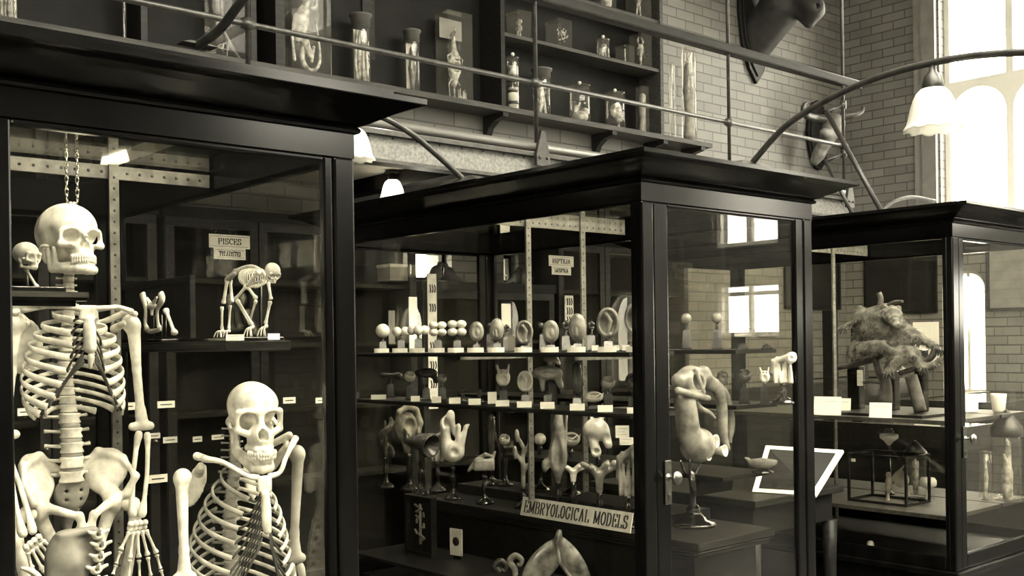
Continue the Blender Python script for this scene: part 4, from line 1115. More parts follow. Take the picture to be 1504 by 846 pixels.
# label cards fixed along the wall cabinets, seen through the case
for (u, v, w, h, lab) in ((185, 597, 26, 11, 'white shelf card on the wall cabinet right of the hanging ribs'), (244, 594, 22, 10, 'white shelf card on the wall cabinet right of the hanging arm'),
      (425, 588, 17, 9, 'small white card on the wall cabinet just right of the ape skull'), (472, 588, 16, 8, 'small white card on the wall cabinet beside the case post'), (226, 640, 16, 8, 'grey card on the wall cabinet beside the hanging elbow'),
      (232, 703, 24, 12, 'white card on the wall cabinet left of the ape shoulder'), (36, 605, 16, 11, 'white card on the wall cabinet left of the hanging ribs'), (250, 646, 18, 9, 'dim card on the wall cabinet left of the ape skull'), (290, 645, 12, 8, 'dim small card on the wall cabinet near the ape skull'), (320, 642, 16, 7, 'dim narrow card on the wall cabinet nearest the ape skull')):
    P = onY(u, v, CY-.016); dim = 'dim' in lab or 'grey' in lab
    t = thing('label_card', lab, 'label', (P.x, CY-.016, P.z)); k = px(P)
    MB().box((-w*k*.6, -.001, -h*k/2), (w*k*.6, .002, h*k/2)).build('card', PAPERD if dim else PAPER, t)
    MB().box((-w*k*.4, -.0016, -h*k*.1), (w*k*.4, -.001, h*k*.06)).build('print_line', INK, t)
# ================================================================== jars on the gallery shelves
def jar(kind, u, vt, vb, w, Y, zs, label, lid='dark', spec=None, name=None):
    """kind: round / box; spec(root, r, d, h, o) builds the specimen in local space"""
    P = onY(u, vb, Y); k = px(P); h = (vb-vt)*k; r = w*k/2
    t = thing(name or 'specimen_jar', label, 'jar', (P.x, Y, zs))
    hb = h*(.90 if lid != 'none' else 1.0)
    if kind == 'round':
        MB().lathe([(r*.9, .0), (r, .004), (r, hb*.94), (r*.92, hb*.97), (r*.92, hb)], n=28).build('jar_body', JARG, t)
        if lid == 'dark': MB().lathe([(r*1.03, hb-.03), (r*1.04, h-.018), (r*1.22, h-.012), (r*1.24, h), (r*.9, h+.006), (.001, h+.006)], n=28).build('lid', mat('dull grey lid', .05, .5), t)
        elif lid == 'glass':
            l = MB().lathe([(r*1.0, hb), (r*1.06, hb+.004), (r*1.06, hb+.012), (r*.4, hb+.022), (.001, hb+.024)], n=28).build('lid', JARG, t)
            MB().ball((0, 0, hb+.034), .014, 12).build('lid_knob', PAPERD, l)
    else:
        d = min(r, .07)
        MB().box((-r, -d, 0), (r, d, hb)).build('jar_body', JARB, t, bevel=.004)
        if lid != 'none': MB().box((-r*1.02, -d*1.02, hb+.001), (r*1.02, d*1.02, hb+.008)).build('lid', JARG, t)
        r = d
    if spec: spec(t, w*k/2, r, hb)
    return t
def S_(name, prims, res, m): return lambda t: sdf_obj(name, prims, res, m, t)
def sp_strips(t, r, d, h):
    b = MB()
    for i in range(5):
        x = (i-2)*r*.34
        b.tube([(x, -.2*d, h*.06), (x+.1*r*sin(i*2), .1*d, h*.4), (x*.8, -.1*d, h*.86)], [r*.20, r*.16, r*.13], 8, 4)
    b.tube([(0, -d*.4, h*.05), (-.1*r, -d*.45, h*.5), (.05*r, -d*.3, h*.84)], [r*.22, r*.14, r*.1], 8, 4)
    b.build('specimen', TISSUE, t); MB().box((-r*.72, d*.3, h*.03), (r*.72, d*.36, h*.88)).build('mount_board', PAPERD, t)
def sp_fish(t, r, d, h):
    sdf_obj('specimen', [('+','c',(0,0,h*.12),(0,0,h*.45),r*.25,r*.5,0), ('+','c',(0,0,h*.45),(0,0,h*.8),r*.5,r*.3,r*.2), ('+','c',(0,0,h*.12),(r*.3,0,h*.04),r*.2,r*.12,r*.1), ('-','e',(0,-d*.6,h*.45),(r*.2,d*.4,h*.2),None,r*.1)], r*.09, TISSUED, t)
    MB().box((-r*.62, d*.45, h*.03), (r*.62, d*.5, h*.9)).build('mount_board', PAPERD, t)
def sp_monkey(t, r, d, h):
    R = r
    pr = [('+','e',(-.25*R,0,h*.52),(.34*R,.6*d,h*.20),(0,12,0),0), ('+','e',(.02*R,0,h*.84),(.3*R,.6*d,h*.10),None,.1*R), ('+','c',(-.05*R,0,h*.68),(.0,0,h*.8),.2*R,.16*R,.1*R),
          ('+','c',(-.02*R,-.3*d,h*.66),(.42*R,-.4*d,h*.72),.11*R,.07*R,.06*R), ('+','c',(.42*R,-.4*d,h*.72),(.45*R,-.3*d,h*.9),.07*R,.06*R,.04*R),
          ('+','c',(-.5*R,0,h*.60),(-.72*R,-.1*d,h*.36),.10*R,.07*R,.06*R), ('+','c',(-.72*R,-.1*d,h*.36),(-.62*R,-.1*d,h*.14),.07*R,.08*R,.04*R),
          ('+','c',(-.15*R,-.2*d,h*.38),(.1*R,-.3*d,h*.20),.2*R,.11*R,.08*R), ('+','c',(.1*R,-.3*d,h*.2),(.3*R,-.3*d,h*.30),.10*R,.07*R,.05*R), ('+','c',(.3*R,-.3*d,h*.3),(.18*R,-.3*d,h*.15),.07*R,.08*R,.04*R)]
    sdf_obj('specimen', pr, R*.045, TISSUE, t)
    b = MB(); b.tube([(-.1*R,0,h*.34),(-.2*R,0,h*.16),(.1*R,0,h*.07),(.5*R,0,h*.09),(.7*R,0,h*.2),(.62*R,0,h*.42),(.5*R,0,h*.58)], [.13*R,.13*R,.11*R,.09*R,.07*R,.05*R,.035*R], 10, 5); b.build('tail', TISSUE, t)
def sp_bird(t, r, d, h):
    pr = [('+','e',(0,0,h*.42),(.42*r,.6*d,h*.19),None,0), ('+','c',(0,0,h*.55),(-.05*r,0,h*.74),.2*r,.11*r,.1*r), ('+','e',(0,0,h*.79),(.17*r,.4*d,h*.035),None,.04*r), ('+','c',(0,0,h*.8),(.02*r,-.2*d,h*.88),.09*r,.02*r,.03*r),
          ('+','c',(-.25*r,0,h*.55),(-.6*r,-.1*d,h*.52),.07*r,.05*r,.05*r), ('+','c',(-.6*r,-.1*d,h*.52),(-.45*r,-.1*d,h*.36),.05*r,.04*r,.03*r), ('+','c',(.25*r,0,h*.55),(.62*r,-.1*d,h*.5),.07*r,.05*r,.05*r), ('+','c',(.62*r,-.1*d,h*.5),(.4*r,-.1*d,h*.33),.05*r,.04*r,.03*r),
          ('+','e',(-.05*r,0,h*.24),(.22*r,.4*d,h*.07),None,.06*r), ('+','c',(-.2*r,0,h*.27),(-.5*r,-.1*d,h*.2),.06*r,.04*r,.04*r), ('+','c',(-.5*r,-.1*d,h*.2),(-.45*r,-.1*d,h*.05),.04*r,.035*r,.03*r), ('+','c',(.15*r,0,h*.26),(.4*r,-.1*d,h*.2),.06*r,.04*r,.04*r), ('+','c',(-.05*r,0,h*.2),(-.02*r,0,h*.05),.06*r,.05*r,.04*r)]
    pr += [('-','e',(0,-.7*d,h*(.34+.045*i)),(.3*r,.4*d,h*.011),None,.01*r) for i in range(4)]
    sdf_obj('specimen', pr, r*.05, TISSUE, t)
    random.seed(3); b = MB()
    for i in range(16):
        x = random.uniform(.1, .85)*r; z = h*random.uniform(.02, .10); b.tube([(x, -.4*d, h*.012), (x+random.uniform(-.04, .04)*r, -.4*d, z+h*.06)], [.03*r, .015*r], 6)
    b.build('bone_fragments', TISSUE, t)['kind'] = 'stuff'
    MB().box((-.9*r, d*.5, h*.74), (.9*r, d*.55, h*.97)).build('mount_board', BOARD, t)
def sp_bands(t, r, d, h):
    for i, (a, b, m) in enumerate(((.03,.14,TISSUE),(.14,.20,INK),(.20,.36,PAPERD),(.36,.41,INK),(.41,.46,TISSUE),(.46,.52,INK),(.56,.60,INK),(.62,.66,INK),(.70,.86,TISSUE))):
        MB().lathe([(r*.86, a*h), (r*.88, (a+b)/2*h), (r*.86, b*h)], n=20).build('specimen_slice' if m is TISSUE else 'dark_band', m, t)
def sp_blob(kind):
    def f(t, r, d, h):
        if kind == 'low': pr = [('+','e',(0,0,h*.2),(.8*r,.8*r,h*.16),None,0), ('+','e',(.35*r,-.3*r,h*.34),(.4*r,.4*r,h*.10),None,.2*r), ('+','e',(-.35*r,-.4*r,h*.15),(.4*r,.4*r,h*.1),None,.1*r)]
        elif kind == 'organ': pr = [('+','e',(.05*r,0,h*.55),(.62*r,.6*r,h*.24),(0,20,0),0), ('+','e',(.2*r,-.3*r,h*.4),(.45*r,.4*r,h*.2),None,.2*r), ('+','c',(.4*r,0,h*.3),(.5*r,0,h*.05),.18*r,.1*r,.2*r)]
        elif kind == 'twin': pr = [('+','c',(-.25*r,0,h*.1),(-.1*r,0,h*.7),.22*r,.3*r,0), ('+','c',(.3*r,-.2*r,h*.1),(.2*r,0,h*.6),.2*r,.16*r,.1*r), ('+','e',(.0,-.2*r,h*.76),(.4*r,.4*r,h*.08),None,.1*r)]
        elif kind == 'figure': pr = [('+','e',(0,0,h*.45),(.3*r,.5*d,h*.16),None,0), ('+','e',(.05*r,0,h*.7),(.24*r,.5*d,h*.10),None,.06*r), ('+','c',(-.1*r,0,h*.35),(-.3*r,0,h*.08),.13*r,.1*r,.06*r), ('+','c',(.1*r,0,h*.35),(.3*r,0,h*.08),.13*r,.1*r,.06*r), ('+','c',(.2*r,0,h*.55),(.5*r,0,h*.42),.09*r,.07*r,.05*r)]
        elif kind == 'cray': pr = [('+','e',(0,0,h*.58),(.34*r,.5*d,h*.17),None,0)]+[('+','c',(0,0,h*(.42-.08*i)),(0,0,h*(.36-.08*i)),.24*r-.03*r*i,.2*r-.03*r*i,.02*r) for i in range(4)]+both([('+','c',(.2*r,0,h*.66),(.5*r,0,h*.82),.09*r,.08*r,.05*r), ('+','c',(.5*r,0,h*.82),(.28*r,0,h*.96),.13*r,.05*r,.05*r)])+both([('+','c',(.25*r,0,h*(.5+.06*i)),(.75*r,0,h*(.36+.08*i)),.05*r,.03*r,.03*r) for i in range(3)])
        elif kind == 'long': pr = [('+','c',(-.1*r,0,h*.08),(.1*r,0,h*.3),.75*r,.6*r,0), ('+','c',(.1*r,0,h*.3),(-.1*r,0,h*.55),.6*r,.75*r,.2*r), ('+','c',(-.1*r,0,h*.55),(.1*r,0,h*.8),.75*r,.7*r,.2*r)]
        else: pr = [('+','c',(0,0,h*.05),(0,0,h*.9),.12*r,.12*r,0)]
        sdf_obj('specimen', pr, max(r*.07, .003), TISSUE if kind != 'long' else BONEG, t)
    return f
def sp_coral(t, r, d, h):
    random.seed(11); b = MB()
    for i in range(34):
        a = random.uniform(0, 2*pi); q = random.uniform(.1, .8)*r
        b.ball((q*cos(a), -d*.5, h*.5+q*sin(a)*h/(2.2*r)), (r*.09, r*.06, r*.09), 6)
    b.build('specimen', TISSUE, t)['kind'] = 'stuff'
    b = MB()
    for i in range(7): a = i*.9; b.tube([(0, -d*.4, h*.5), (.7*r*cos(a), -d*.4, h*.5+.7*r*sin(a)*h/(2.2*r))], r*.03, 5)
    b.build('stalks', TISSUED, t)
def sp_debris(t, r, d, h):
    sdf_obj('specimen', [('+','c',(-.2*r,0,h*.42),(.3*r,0,h*.2),.1*r,.14*r,0), ('+','c',(.3*r,0,h*.2),(.85*r,0,h*.07),.14*r,.06*r,.05*r), ('+','c',(.1*r,0,h*.28),(.0,0,h*.08),.07*r,.05*r,.04*r), ('+','c',(-.2*r,0,h*.42),(-.3*r,0,h*.9),.1*r,.12*r,.05*r)], r*.05, TISSUED, t)
YJ = 5.68
jar('box', 450, -40, 103, 66, YJ, SZ, 'tall rectangular jar with a tailed monkey-like specimen, second from left on the gallery shelf', 'none', sp_monkey)
jar('round', 531, 14, 118, 27, YJ, SZ, 'tall round jar with dark lid and bright white strips inside', 'dark', sp_strips)
jar('round', 606, 38, 132, 22, YJ, SZ, 'narrower round jar with dark lid and a dark slender specimen', 'dark', sp_fish)
jar('box', 668, 4, 145, 46, YJ, SZ, 'tall clear rectangular jar holding a spread white bird specimen', 'glass', sp_bird)
jar('box', 333, -30, 78, 52, YJ, SZ, 'rectangular jar of brownish remains behind the diagonal lamp arm', 'none', sp_debris)
jar('round', 12, -60, 21, 26, YJ, SZ, 'pale jar at the far left end of the gallery shelf', 'none', sp_strips)
jar('round', 183, -30, 54, 6, YJ, SZ, 'thin glass tube standing near the left end of the gallery shelf', 'none', sp_blob('rod'), 'specimen_tube')
jar('round', 754, 72, 159, 18, YJ, SZ, 'slim jar banded black and white, leftmost in the shelf bay', 'glass', sp_bands)
jar('round', 796, 95, 166, 26, YJ, SZ, 'plain jar partly behind the railing post', 'dark', sp_blob('twin'))
jar('round', 852, 118, 178, 31, YJ, SZ, 'squat wide jar with knobbed lid and a pale mass on its floor', 'glass', sp_blob('low'))
jar('round', 904, 128, 186, 29, YJ, SZ, 'wide jar with dome lid and a single rounded pale organ', 'glass', sp_blob('organ'))
jar('box', 944, 120, 191, 14, YJ, SZ, 'narrow rectangular jar with a knotted pale specimen, rightmost in the bottom bay', 'none', sp_blob('long'))
jar('box', 762, 8, 51, 26, YJ, ZS2, 'small square jar with a curled figure specimen at the left of the middle shelf', 'glass', sp_blob('figure'))
jar('box', 821, 26, 68, 28, YJ, ZS2, 'square jar of white coral-like specks on the middle shelf', 'none', sp_coral)
jar('round', 886, 54, 85, 19, YJ, ZS2, 'small round jar with knobbed lid on the middle shelf', 'glass', sp_blob('twin'))
jar('box', 918, 63, 92, 20, YJ, ZS2, 'small empty-looking square jar on the middle shelf', 'glass', sp_blob('rod'))
jar('box', 941, 48, 97, 24, YJ, ZS2, 'square jar with a pale crayfish at the right end of the middle shelf', 'none', sp_blob('cray'))
jar('box', 890, -40, 11, 22, YJ, ZS3, 'cropped jar with a pale mass at the top edge of the shelving', 'none', sp_blob('low'))
jar('box', 938, -50, 26, 28, YJ, ZS3, 'cropped square jar with a pale figure on the top shelf', 'none', sp_blob('figure'))
jar('round', 988, 82, 196, 9, YJ, SZ, 'thin sealed glass tube against the brick beyond the shelf bay', 'none', sp_blob('rod'), 'specimen_tube')
jar('round', 1013, 64, 204, 22, YJ, SZ, 'very tall cylinder with a long grey specimen at the right end of the gallery shelf', 'none', sp_blob('long'), 'specimen_cylinder')
def flat_card(u, v, w, lab):
    P = onY(u, v, 5.62); P.z = ZS2; k = px(P); t = thing('label_card', lab, 'label', P)
    b = MB(); b.add([(-w*k/2, -.02, 0), (w*k/2, -.02, 0), (w*k/2, .03, .02), (-w*k/2, .03, .02), (-w*k/2, -.02, .003), (w*k/2, -.02, .003), (w*k/2, .03, .023), (-w*k/2, .03, .023)], [(0,3,2,1),(4,5,6,7),(0,1,5,4),(1,2,6,5),(2,3,7,6),(3,0,4,7)]); b.build('card', PAPER, t)
    MB().box((-w*k*.35, -.021, .001), (w*k*.35, -.02, .0025)).build('print', INK, t)
flat_card(868, 76, 20, 'white card lying on the middle shelf left of the small knobbed jar')
flat_card(806, 62, 12, 'small card lying on the middle shelf left of the coral jar')
flat_card(750, 46, 12, 'card lying at the left end of the middle shelf')

# ------------------------------------------------------------------ mounted heads on the brick wall
def shield(n, x, z0, z1, w, label, cat, pointed):
    t = thing(n, label, cat, (x, YB, (z0+z1)/2)); h = z1-z0; zc = -(z1-z0)/2
    if pointed: poly = [(0, zc), (.22*w, zc+.10*h), (.42*w, zc+.28*h), (.5*w, zc+.5*h), (.5*w, zc+h), (-.5*w, zc+h), (-.5*w, zc+.5*h), (-.42*w, zc+.28*h), (-.22*w, zc+.10*h)]
    else: poly = [(.5*w*cos(a)*(1-.12*max(0, -sin(a))), .5*h*sin(a)) for a in [i*pi/14 for i in range(28)]]
    b = MB(); b.prism(poly, .035, RM(loc=(0, -.037, 0))); b.prism([(x_*.86, z_*.9) for x_, z_ in poly], .016, RM(loc=(0, -.052, 0)))
    b.build('shield', WOODM, t, bevel=.005); return t
mx = onY(1107, 90, YB).x; z0 = onY(1107, 124, YB).z
mh = shield('mounted_moose_head', mx, z0, z0+1.25, .50, 'large dark stuffed elk-like head on a pointed shield high on the brick wall', 'trophy', True)
o = -V(mh.location); f = lambda u, v, dx=0: tuple(onX(u, v, mx+dx))
A = V((mx, YB-.06, onY(1107, 52, YB).z)); B = V((mx, 5.52, onX(1140, 20, mx).z)); Cc = V(f(1168, 2)); D = V(f(1196, 18))
pr = [('+','c',(mx,YB-.04,A.z+.02),tuple(B+V((0,0,.06))),.17,.17,0), ('+','c',(mx,YB-.05,A.z-.12),tuple(B),.12,.13,.1), ('+','c',tuple(B+V((0,0,.14))),tuple(Cc+V((0,0,.10))),.16,.12,.1),
      ('+','c',tuple(Cc+V((0,0,.10))),tuple(D+V((0,0,.03))),.115,.095,.06), ('+','e',tuple(D+V((0,0,.02))),(.085,.075,.085),None,.04), ('+','c',tuple(Cc+V((0,0,-.03))),tuple(D+V((0,.05,-.08))),.08,.05,.05),
      ('+','c',tuple(B+V((.1,0,.3))),tuple(B+V((.24,.02,.42))),.05,.03,.04), ('+','c',tuple(B+V((-.1,0,.3))),tuple(B+V((-.24,.02,.42))),.05,.03,.04), ('+','e',tuple(B+V((0,-.02,.24))),(.13,.16,.15),None,.1)]
for s in (-1, 1): pr.append(('-','e',tuple(D+V((s*.05,-.06,.03))),(.02,.03,.022),None,.012))
sdf_obj('head', pr, .018, HIDE, mh, loc=o)
sx = onY(1198, 200, YB).x; zt, zb_ = onY(1198, 148, YB).z, onY(1198, 250, YB).z
bh = shield('mounted_ox_skull', sx, zb_, zt, .36, 'horned ox skull hung nose-down on an oval board near the wall corner', 'trophy', False); o = -V(bh.location)
f = lambda u, v, Y: tuple(onY(u, v, Y))
pr = [('+','e',f(1224,182,5.52),(.10,.11,.10),None,0), ('+','c',f(1222,190,5.52),f(1203,226,5.62),.085,.058,.06), ('+','c',f(1203,226,5.62),f(1197,236,5.65),.055,.045,.03), ('+','e',f(1216,196,5.52),(.12,.05,.05),None,.04)]
pr += [('-','e',f(1213,193,5.44),(.03,.05,.03),None,.012), ('-','e',f(1230,190,5.42),(.028,.05,.03),None,.012), ('-','e',f(1200,232,5.58),(.02,.04,.03),None,.01)]
sdf_obj('skull', pr, .011, mat('dull grey skull bone', .13, .5, var=.5, scale=16, bump=.2), bh, loc=o)
for q in ((f(1218,176,5.52), f(1200,174,5.6), f(1183,168,5.62), f(1181,154,5.62), f(1196,148,5.62)), (f(1230,174,5.50), f(1244,170,5.42), f(1256,168,5.36), f(1266,164,5.32), f(1269,157,5.30))):
    MB().tube(q, [.045, .042, .034, .022, .006], 10, 4).build('horn', HORN, bh, o)
# framed dark pictures on the end wall
def framed(u0, u1, v0, v1, X, label, m=SLATE):
    a, b = onX(u0, v0, X), onX(u1, v1, X); ya, yb = sorted((a.y, b.y)); za, zb = b.z, a.z
    t = thing('wall_picture', label, 'picture frame', (X, (ya+yb)/2, za)); o = -V(t.location); fm = MB(); w = .03
    for q in ((ya, ya+w, za, zb), (yb-w, yb, za, zb), (ya+w, yb-w, za, za+w), (ya+w, yb-w, zb-w, zb)): fm.box((X-.03, q[0], q[2]), (X-.001, q[1], q[3]))
    fm.build('frame', WOODM, t, o, bevel=.003); MB().box((X-.014, ya+w, za+w), (X-.004, yb-w, zb-w)).build('panel', m, t, o)
framed(1270, 1378, 372, 459, XR, 'larger dark framed panel on the brick end wall, above the mounted animal')
wx = onY(1230, 400, YB-.02)
def framedY(u0, u1, v0, v1, label):
    a, b = onY(u0, v0, YB), onY(u1, v1, YB); za, zb = b.z, a.z
    t = thing('wall_picture', label, 'picture frame', ((a.x+b.x)/2, YB, za)); o = -V(t.location); fm = MB(); w = .03; x0, x1 = a.x, b.x
    for q in ((x0, x0+w, za, zb), (x1-w, x1, za, zb), (x0+w, x1-w, za, za+w), (x0+w, x1-w, zb-w, zb)): fm.box((q[0], YB-.03, q[2]), (q[1], YB-.001, q[3]))
    fm.build('frame', WOODM, t, o, bevel=.003); MB().box((x0+w, YB-.014, za+w), (x1-w, YB-.004, zb-w)).build('panel', SLATE, t, o)
framedY(1150, 1232, 380, 455, 'smaller dark framed panel on the back wall beside the corner')
framed(1449, 1520, 356, 456, XR, 'grey printed sheet on the end wall right of the arched window', BOARD)
# ================================================================== embryological models in the middle case
def face_cam(P): return math.atan2(-P[1], -P[0])+pi/2
SH = {}
SH['ball'] = [('+','e',(0,0,0),(1,1,1),None,0)]
SH['two'] = [('+','e',(-.72,0,0),(.8,.8,.85),None,0), ('+','e',(.72,0,0),(.8,.8,.85),None,.08)]
SH['four'] = [('+','e',(x,y,z),(.66,.66,.72),None,.06) for x, y, z in ((-.95,.2,0),(.95,.2,0),(0,-.4,0),(0,.7,.1))]
SH['eight'] = [('+','e',(x,y,z),(.62,.6,.5),None,.05) for x in (-.55,.55) for y in (-.4,.4) for z in (-.48,.48)]
random.seed(5)
SH['morula'] = [('+','e',(.62*sin(i*2.4)*cos(i*.9),.62*cos(i*2.4)*cos(i*.9),.7*sin(i*.9)),(.45,.45,.45),None,.04) for i in range(14)]
SH['disc'] = [('+','e',(0,0,0),(.72,.42,1),None,0), ('-','e',(0,-.5,.02),(.52,.28,.78),None,.05), ('+','e',(.1,-.18,-.1),(.22,.2,.4),None,.08)]
SH['oval'] = [('+','e',(0,0,0),(.62,.55,1),None,0), ('-','e',(-.12,-.6,-.3),(.3,.3,.45),None,.06), ('+','c',(-.1,-.4,-.55),(-.1,-.42,.0),.12,.1,.05)]
SH['ring'] = [('+','e',(0,0,0),(.74,.4,1.0),None,0), ('-','e',(0,-.3,0),(.56,.55,.80),None,.04), ('+','c',(0,-.05,-.7),(.18,-.12,.1),.16,.12,.1), ('+','c',(.18,-.12,.1),(-.1,-.1,.5),.12,.16,.08)]
SH['bean'] = [('+','c',(-.8,0,.1),(0,0,.25),.34,.36,0), ('+','c',(0,0,.25),(.85,0,.05),.36,.44,.1), ('+','e',(.9,-.1,-.15),(.4,.4,.45),None,.15), ('-','e',(0,-.1,.62),(.8,.6,.3),None,.08)]
SH['cup'] = [('+','e',(0,0,0),(.9,.9,.9),None,0), ('-','e',(.1,-.35,.5),(.62,.62,.75),None,.06), ('+','c',(-.6,-.4,.3),(-.2,-.8,.62),.14,.12,.1)]
SH['mushroom'] = [('+','e',(0,0,.35),(1,.7,.48),None,0), ('+','c',(.5,0,.3),(.85,0,-.5),.36,.2,.15), ('+','c',(-.35,-.2,.2),(-.3,-.2,-.7),.22,.14,.12), ('-','e',(.1,-.75,.3),(.6,.3,.2),None,.08), ('-','e',(.3,-.2,-.4),(.3,.5,.3),None,.08)]
SH['torpedo'] = [('+','c',(0,0,-.8),(0,0,.55),.34,.46,0), ('+','e',(0,0,.7),(.4,.4,.35),None,.1), ('-','e',(0,-.6,.1),(.16,.35,.7),None,.06), ('+','c',(.4,0,.2),(.6,-.1,-.5),.1,.07,.05)]
SH['shell'] = [('+','e',(0,0,0),(1,.7,.75),None,0), ('-','e',(.15,-.5,.2),(.62,.5,.34),None,.05), ('+','c',(-.5,-.45,.25),(.2,-.6,.05),.12,.1,.06), ('+','c',(.2,-.6,.05),(.7,-.4,.4),.1,.09,.05), ('+','c',(.8,0,-.2),(1.0,-.2,.5),.12,.08,.1)]
SH['mask'] = [('+','e',(0,0,-.1),(.62,.4,.75),None,0), ('-','e',(0,-.4,-.25),(.30,.4,.4),None,.06), ('+','c',(-.4,0,.5),(-.55,0,.95),.14,.12,.1), ('+','c',(.4,0,.5),(.5,0,1.0),.14,.1,.1), ('-','e',(.2,-.3,.35),(.16,.3,.14),None,.05), ('-','e',(-.2,-.3,.38),(.16,.3,.14),None,.05)]
SH['coil'] = [('+','c',(.55*cos(i*.62),.4*sin(i*.62),-.95+i*.16),(.55*cos(i*.62+.62),.4*sin(i*.62+.62),-.79+i*.16),.24-.004*i,.24-.004*i,.05) for i in range(11)]+[('+','c',(0,0,-1),(0,0,.7),.18,.14,.1)]
SH['knot'] = [('+','e',(-.1,0,.1),(.6,.5,.6),None,0), ('-','e',(.1,-.5,.1),(.36,.4,.36),None,.06)]+[('+','c',(.7*cos(i*.8),-.2+.2*sin(i*1.7),.2+.75*sin(i*.8)),(.7*cos(i*.8+.8),-.2+.2*sin(i*1.7+1.7),.2+.75*sin(i*.8+.8)),.17,.15,.06) for i in range(8)]+[('+','c',(-.2,0,-.3),(-.1,0,-1),.3,.2,.1), ('+','c',(.5,-.2,-.2),(.65,-.3,-.8),.16,.1,.08)]
SH['trumpet'] = [('+','c',(-.75,.1,.2),(.1,0,.1),.2,.45,0), ('+','c',(.1,0,.1),(.5,-.25,-.05),.5,.72,.1), ('-','c',(.15,-.15,.05),(.72,-.55,-.12),.3,.66,.05), ('+','c',(-.5,.1,.1),(-.3,.1,-.9),.14,.12,.1), ('+','c',(-.75,.1,.2),(-.85,.1,.8),.16,.1,.1)]
SH['heart'] = [('+','e',(.05,0,-.55),(.62,.5,.42),None,0), ('+','c',(-.3,0,-.4),(-.4,0,.55),.3,.24,.15), ('+','c',(-.4,0,.55),(-.05,-.05,.88),.24,.2,.1), ('+','c',(-.05,-.05,.88),(.1,-.1,.2),.2,.12,.1), ('+','c',(.45,0,-.4),(.75,-.1,.4),.2,.12,.1), ('+','c',(.3,-.1,-.3),(.35,-.2,.45),.16,.14,.1), ('-','e',(-.36,-.3,.6),(.14,.3,.2),None,.05), ('-','e',(.1,-.5,-.5),(.2,.25,.16),None,.06), ('+','c',(.75,-.1,.4),(.95,-.1,.52),.12,.05,.05)]
SH['block'] = [('+','b',(0,0,-.1),(.8,.5,.42),.12,0), ('+','c',(-.7,-.2,0),(-1.2,-.3,-.5),.2,.12,.15), ('+','c',(-.5,0,.3),(.1,-.2,.62),.16,.14,.1), ('+','c',(.1,-.2,.62),(.55,-.1,.5),.14,.1,.1), ('+','c',(.6,0,.2),(.85,0,.75),.14,.1,.1)]
SH['branch'] = [('+','c',(0,0,-1),(0,0,0),.18,.16,0)]+[('+','c',(0,0,-.5+.3*i),(.7*(-1)**i*(1-.12*i),-.2,-.1+.3*i),.14,.1,.1) for i in range(4)]+[('+','e',(.7*(-1)**i*(1-.12*i),-.2,-.1+.3*i),(.2,.2,.26),None,.06) for i in range(4)]
SH['vase'] = [('+','c',(0,0,-.9),(0,0,-.3),.2,.5,0), ('+','c',(0,0,-.3),(.05,0,.45),.52,.34,.15), ('+','c',(.05,0,.45),(.1,0,1.0),.34,.2,.1), ('-','e',(-.05,-.6,-.15),(.34,.4,.62),None,.06), ('+','c',(.4,-.1,-.6),(.55,-.1,.9),.1,.08,.08), ('+','c',(-.4,-.1,-.4),(-.75,-.2,-.55),.14,.2,.1)]
SH['flower'] = [('+','c',(0,0,-1),(0,0,-.2),.18,.24,0)]+[('+','c',(0,0,-.15),(.85*cos(i*1.05),.5*sin(i*1.05),.25+.15*(i % 2)),.22,.15,.12) for i in range(6)]+[('-','e',(0,-.2,.28),(.3,.4,.3),None,.08), ('+','e',(.8,-.1,.4),(.25,.2,.2),None,.1)]
SH['bulb'] = [('+','e',(-.1,0,.3),(.75,.6,.6),None,0), ('+','c',(.4,-.1,.1),(.6,-.2,-.45),.3,.22,.12), ('-','e',(.55,-.55,-.1),(.22,.3,.3),None,.05), ('+','c',(-.3,-.2,-.2),(-.1,-.3,-.8),.24,.3,.1), ('-','e',(-.1,-.6,-.75),(.2,.3,.16),None,.05), ('+','c',(.1,-.1,.8),(.4,-.1,1.05),.13,.09,.1), ('+','c',(-.3,0,.85),(-.4,0,1.1),.11,.08,.08)]
random.seed(9)
SH['thicket'] = [('+','c',(-.5+.17*i,.1*sin(i*2),-.9),(-.55+.18*i+.1*sin(i*3),-.15*cos(i),.35+.3*sin(i*1.9)),.1,.08,.05) for i in range(7)]+[('+','c',(-.6,0,.4),(.6,-.1,.75),.14,.2,.1), ('+','e',(.5,-.1,.6),(.34,.3,.34),None,.1), ('+','c',(-.6,0,.4),(-.7,0,-.3),.12,.09,.1), ('-','e',(.5,-.45,.6),(.15,.25,.15),None,.05)]
SH['jaws'] = [('+','b',(0,0,-.5),(1,.5,.18),.1,0)]+[('+','c',(-.85+.28*i,-.1,-.4),(-.85+.28*i,-.2,.25+.1*sin(i)),.13,.07,.03) for i in range(7)]+[('+','c',(-.95,.2,.4),(.95,.2,.45),.16,.16,.08)]
def pedestal(t, h, w):
    b = MB(); w2 = w*.86
    b.add([(-w,-w,0),(w,-w,0),(w,w,0),(-w,w,0),(-w,-w,.006),(w,-w,.006),(w,w,.006),(-w,w,.006)], [(0,3,2,1),(4,5,6,7),(0,1,5,4),(1,2,6,5),(2,3,7,6),(3,0,4,7)])
    a, c = w*.84, w*.70
    b.add([(-a,-a,.006),(a,-a,.006),(a,a,.006),(-a,a,.006),(-c,-c,h*.75),(c,-c,h*.75),(c,c,h*.75),(-c,c,h*.75)], [(0,3,2,1),(4,5,6,7),(0,1,5,4),(1,2,6,5),(2,3,7,6),(3,0,4,7)])
    b.build('pedestal', BLACK, t, bevel=.001)
    MB().lathe([(.009, h*.75), (.006, h*.82), (.0045, h*.92), (.008, h*1.0)], n=12).build('stem', BLACK, t)
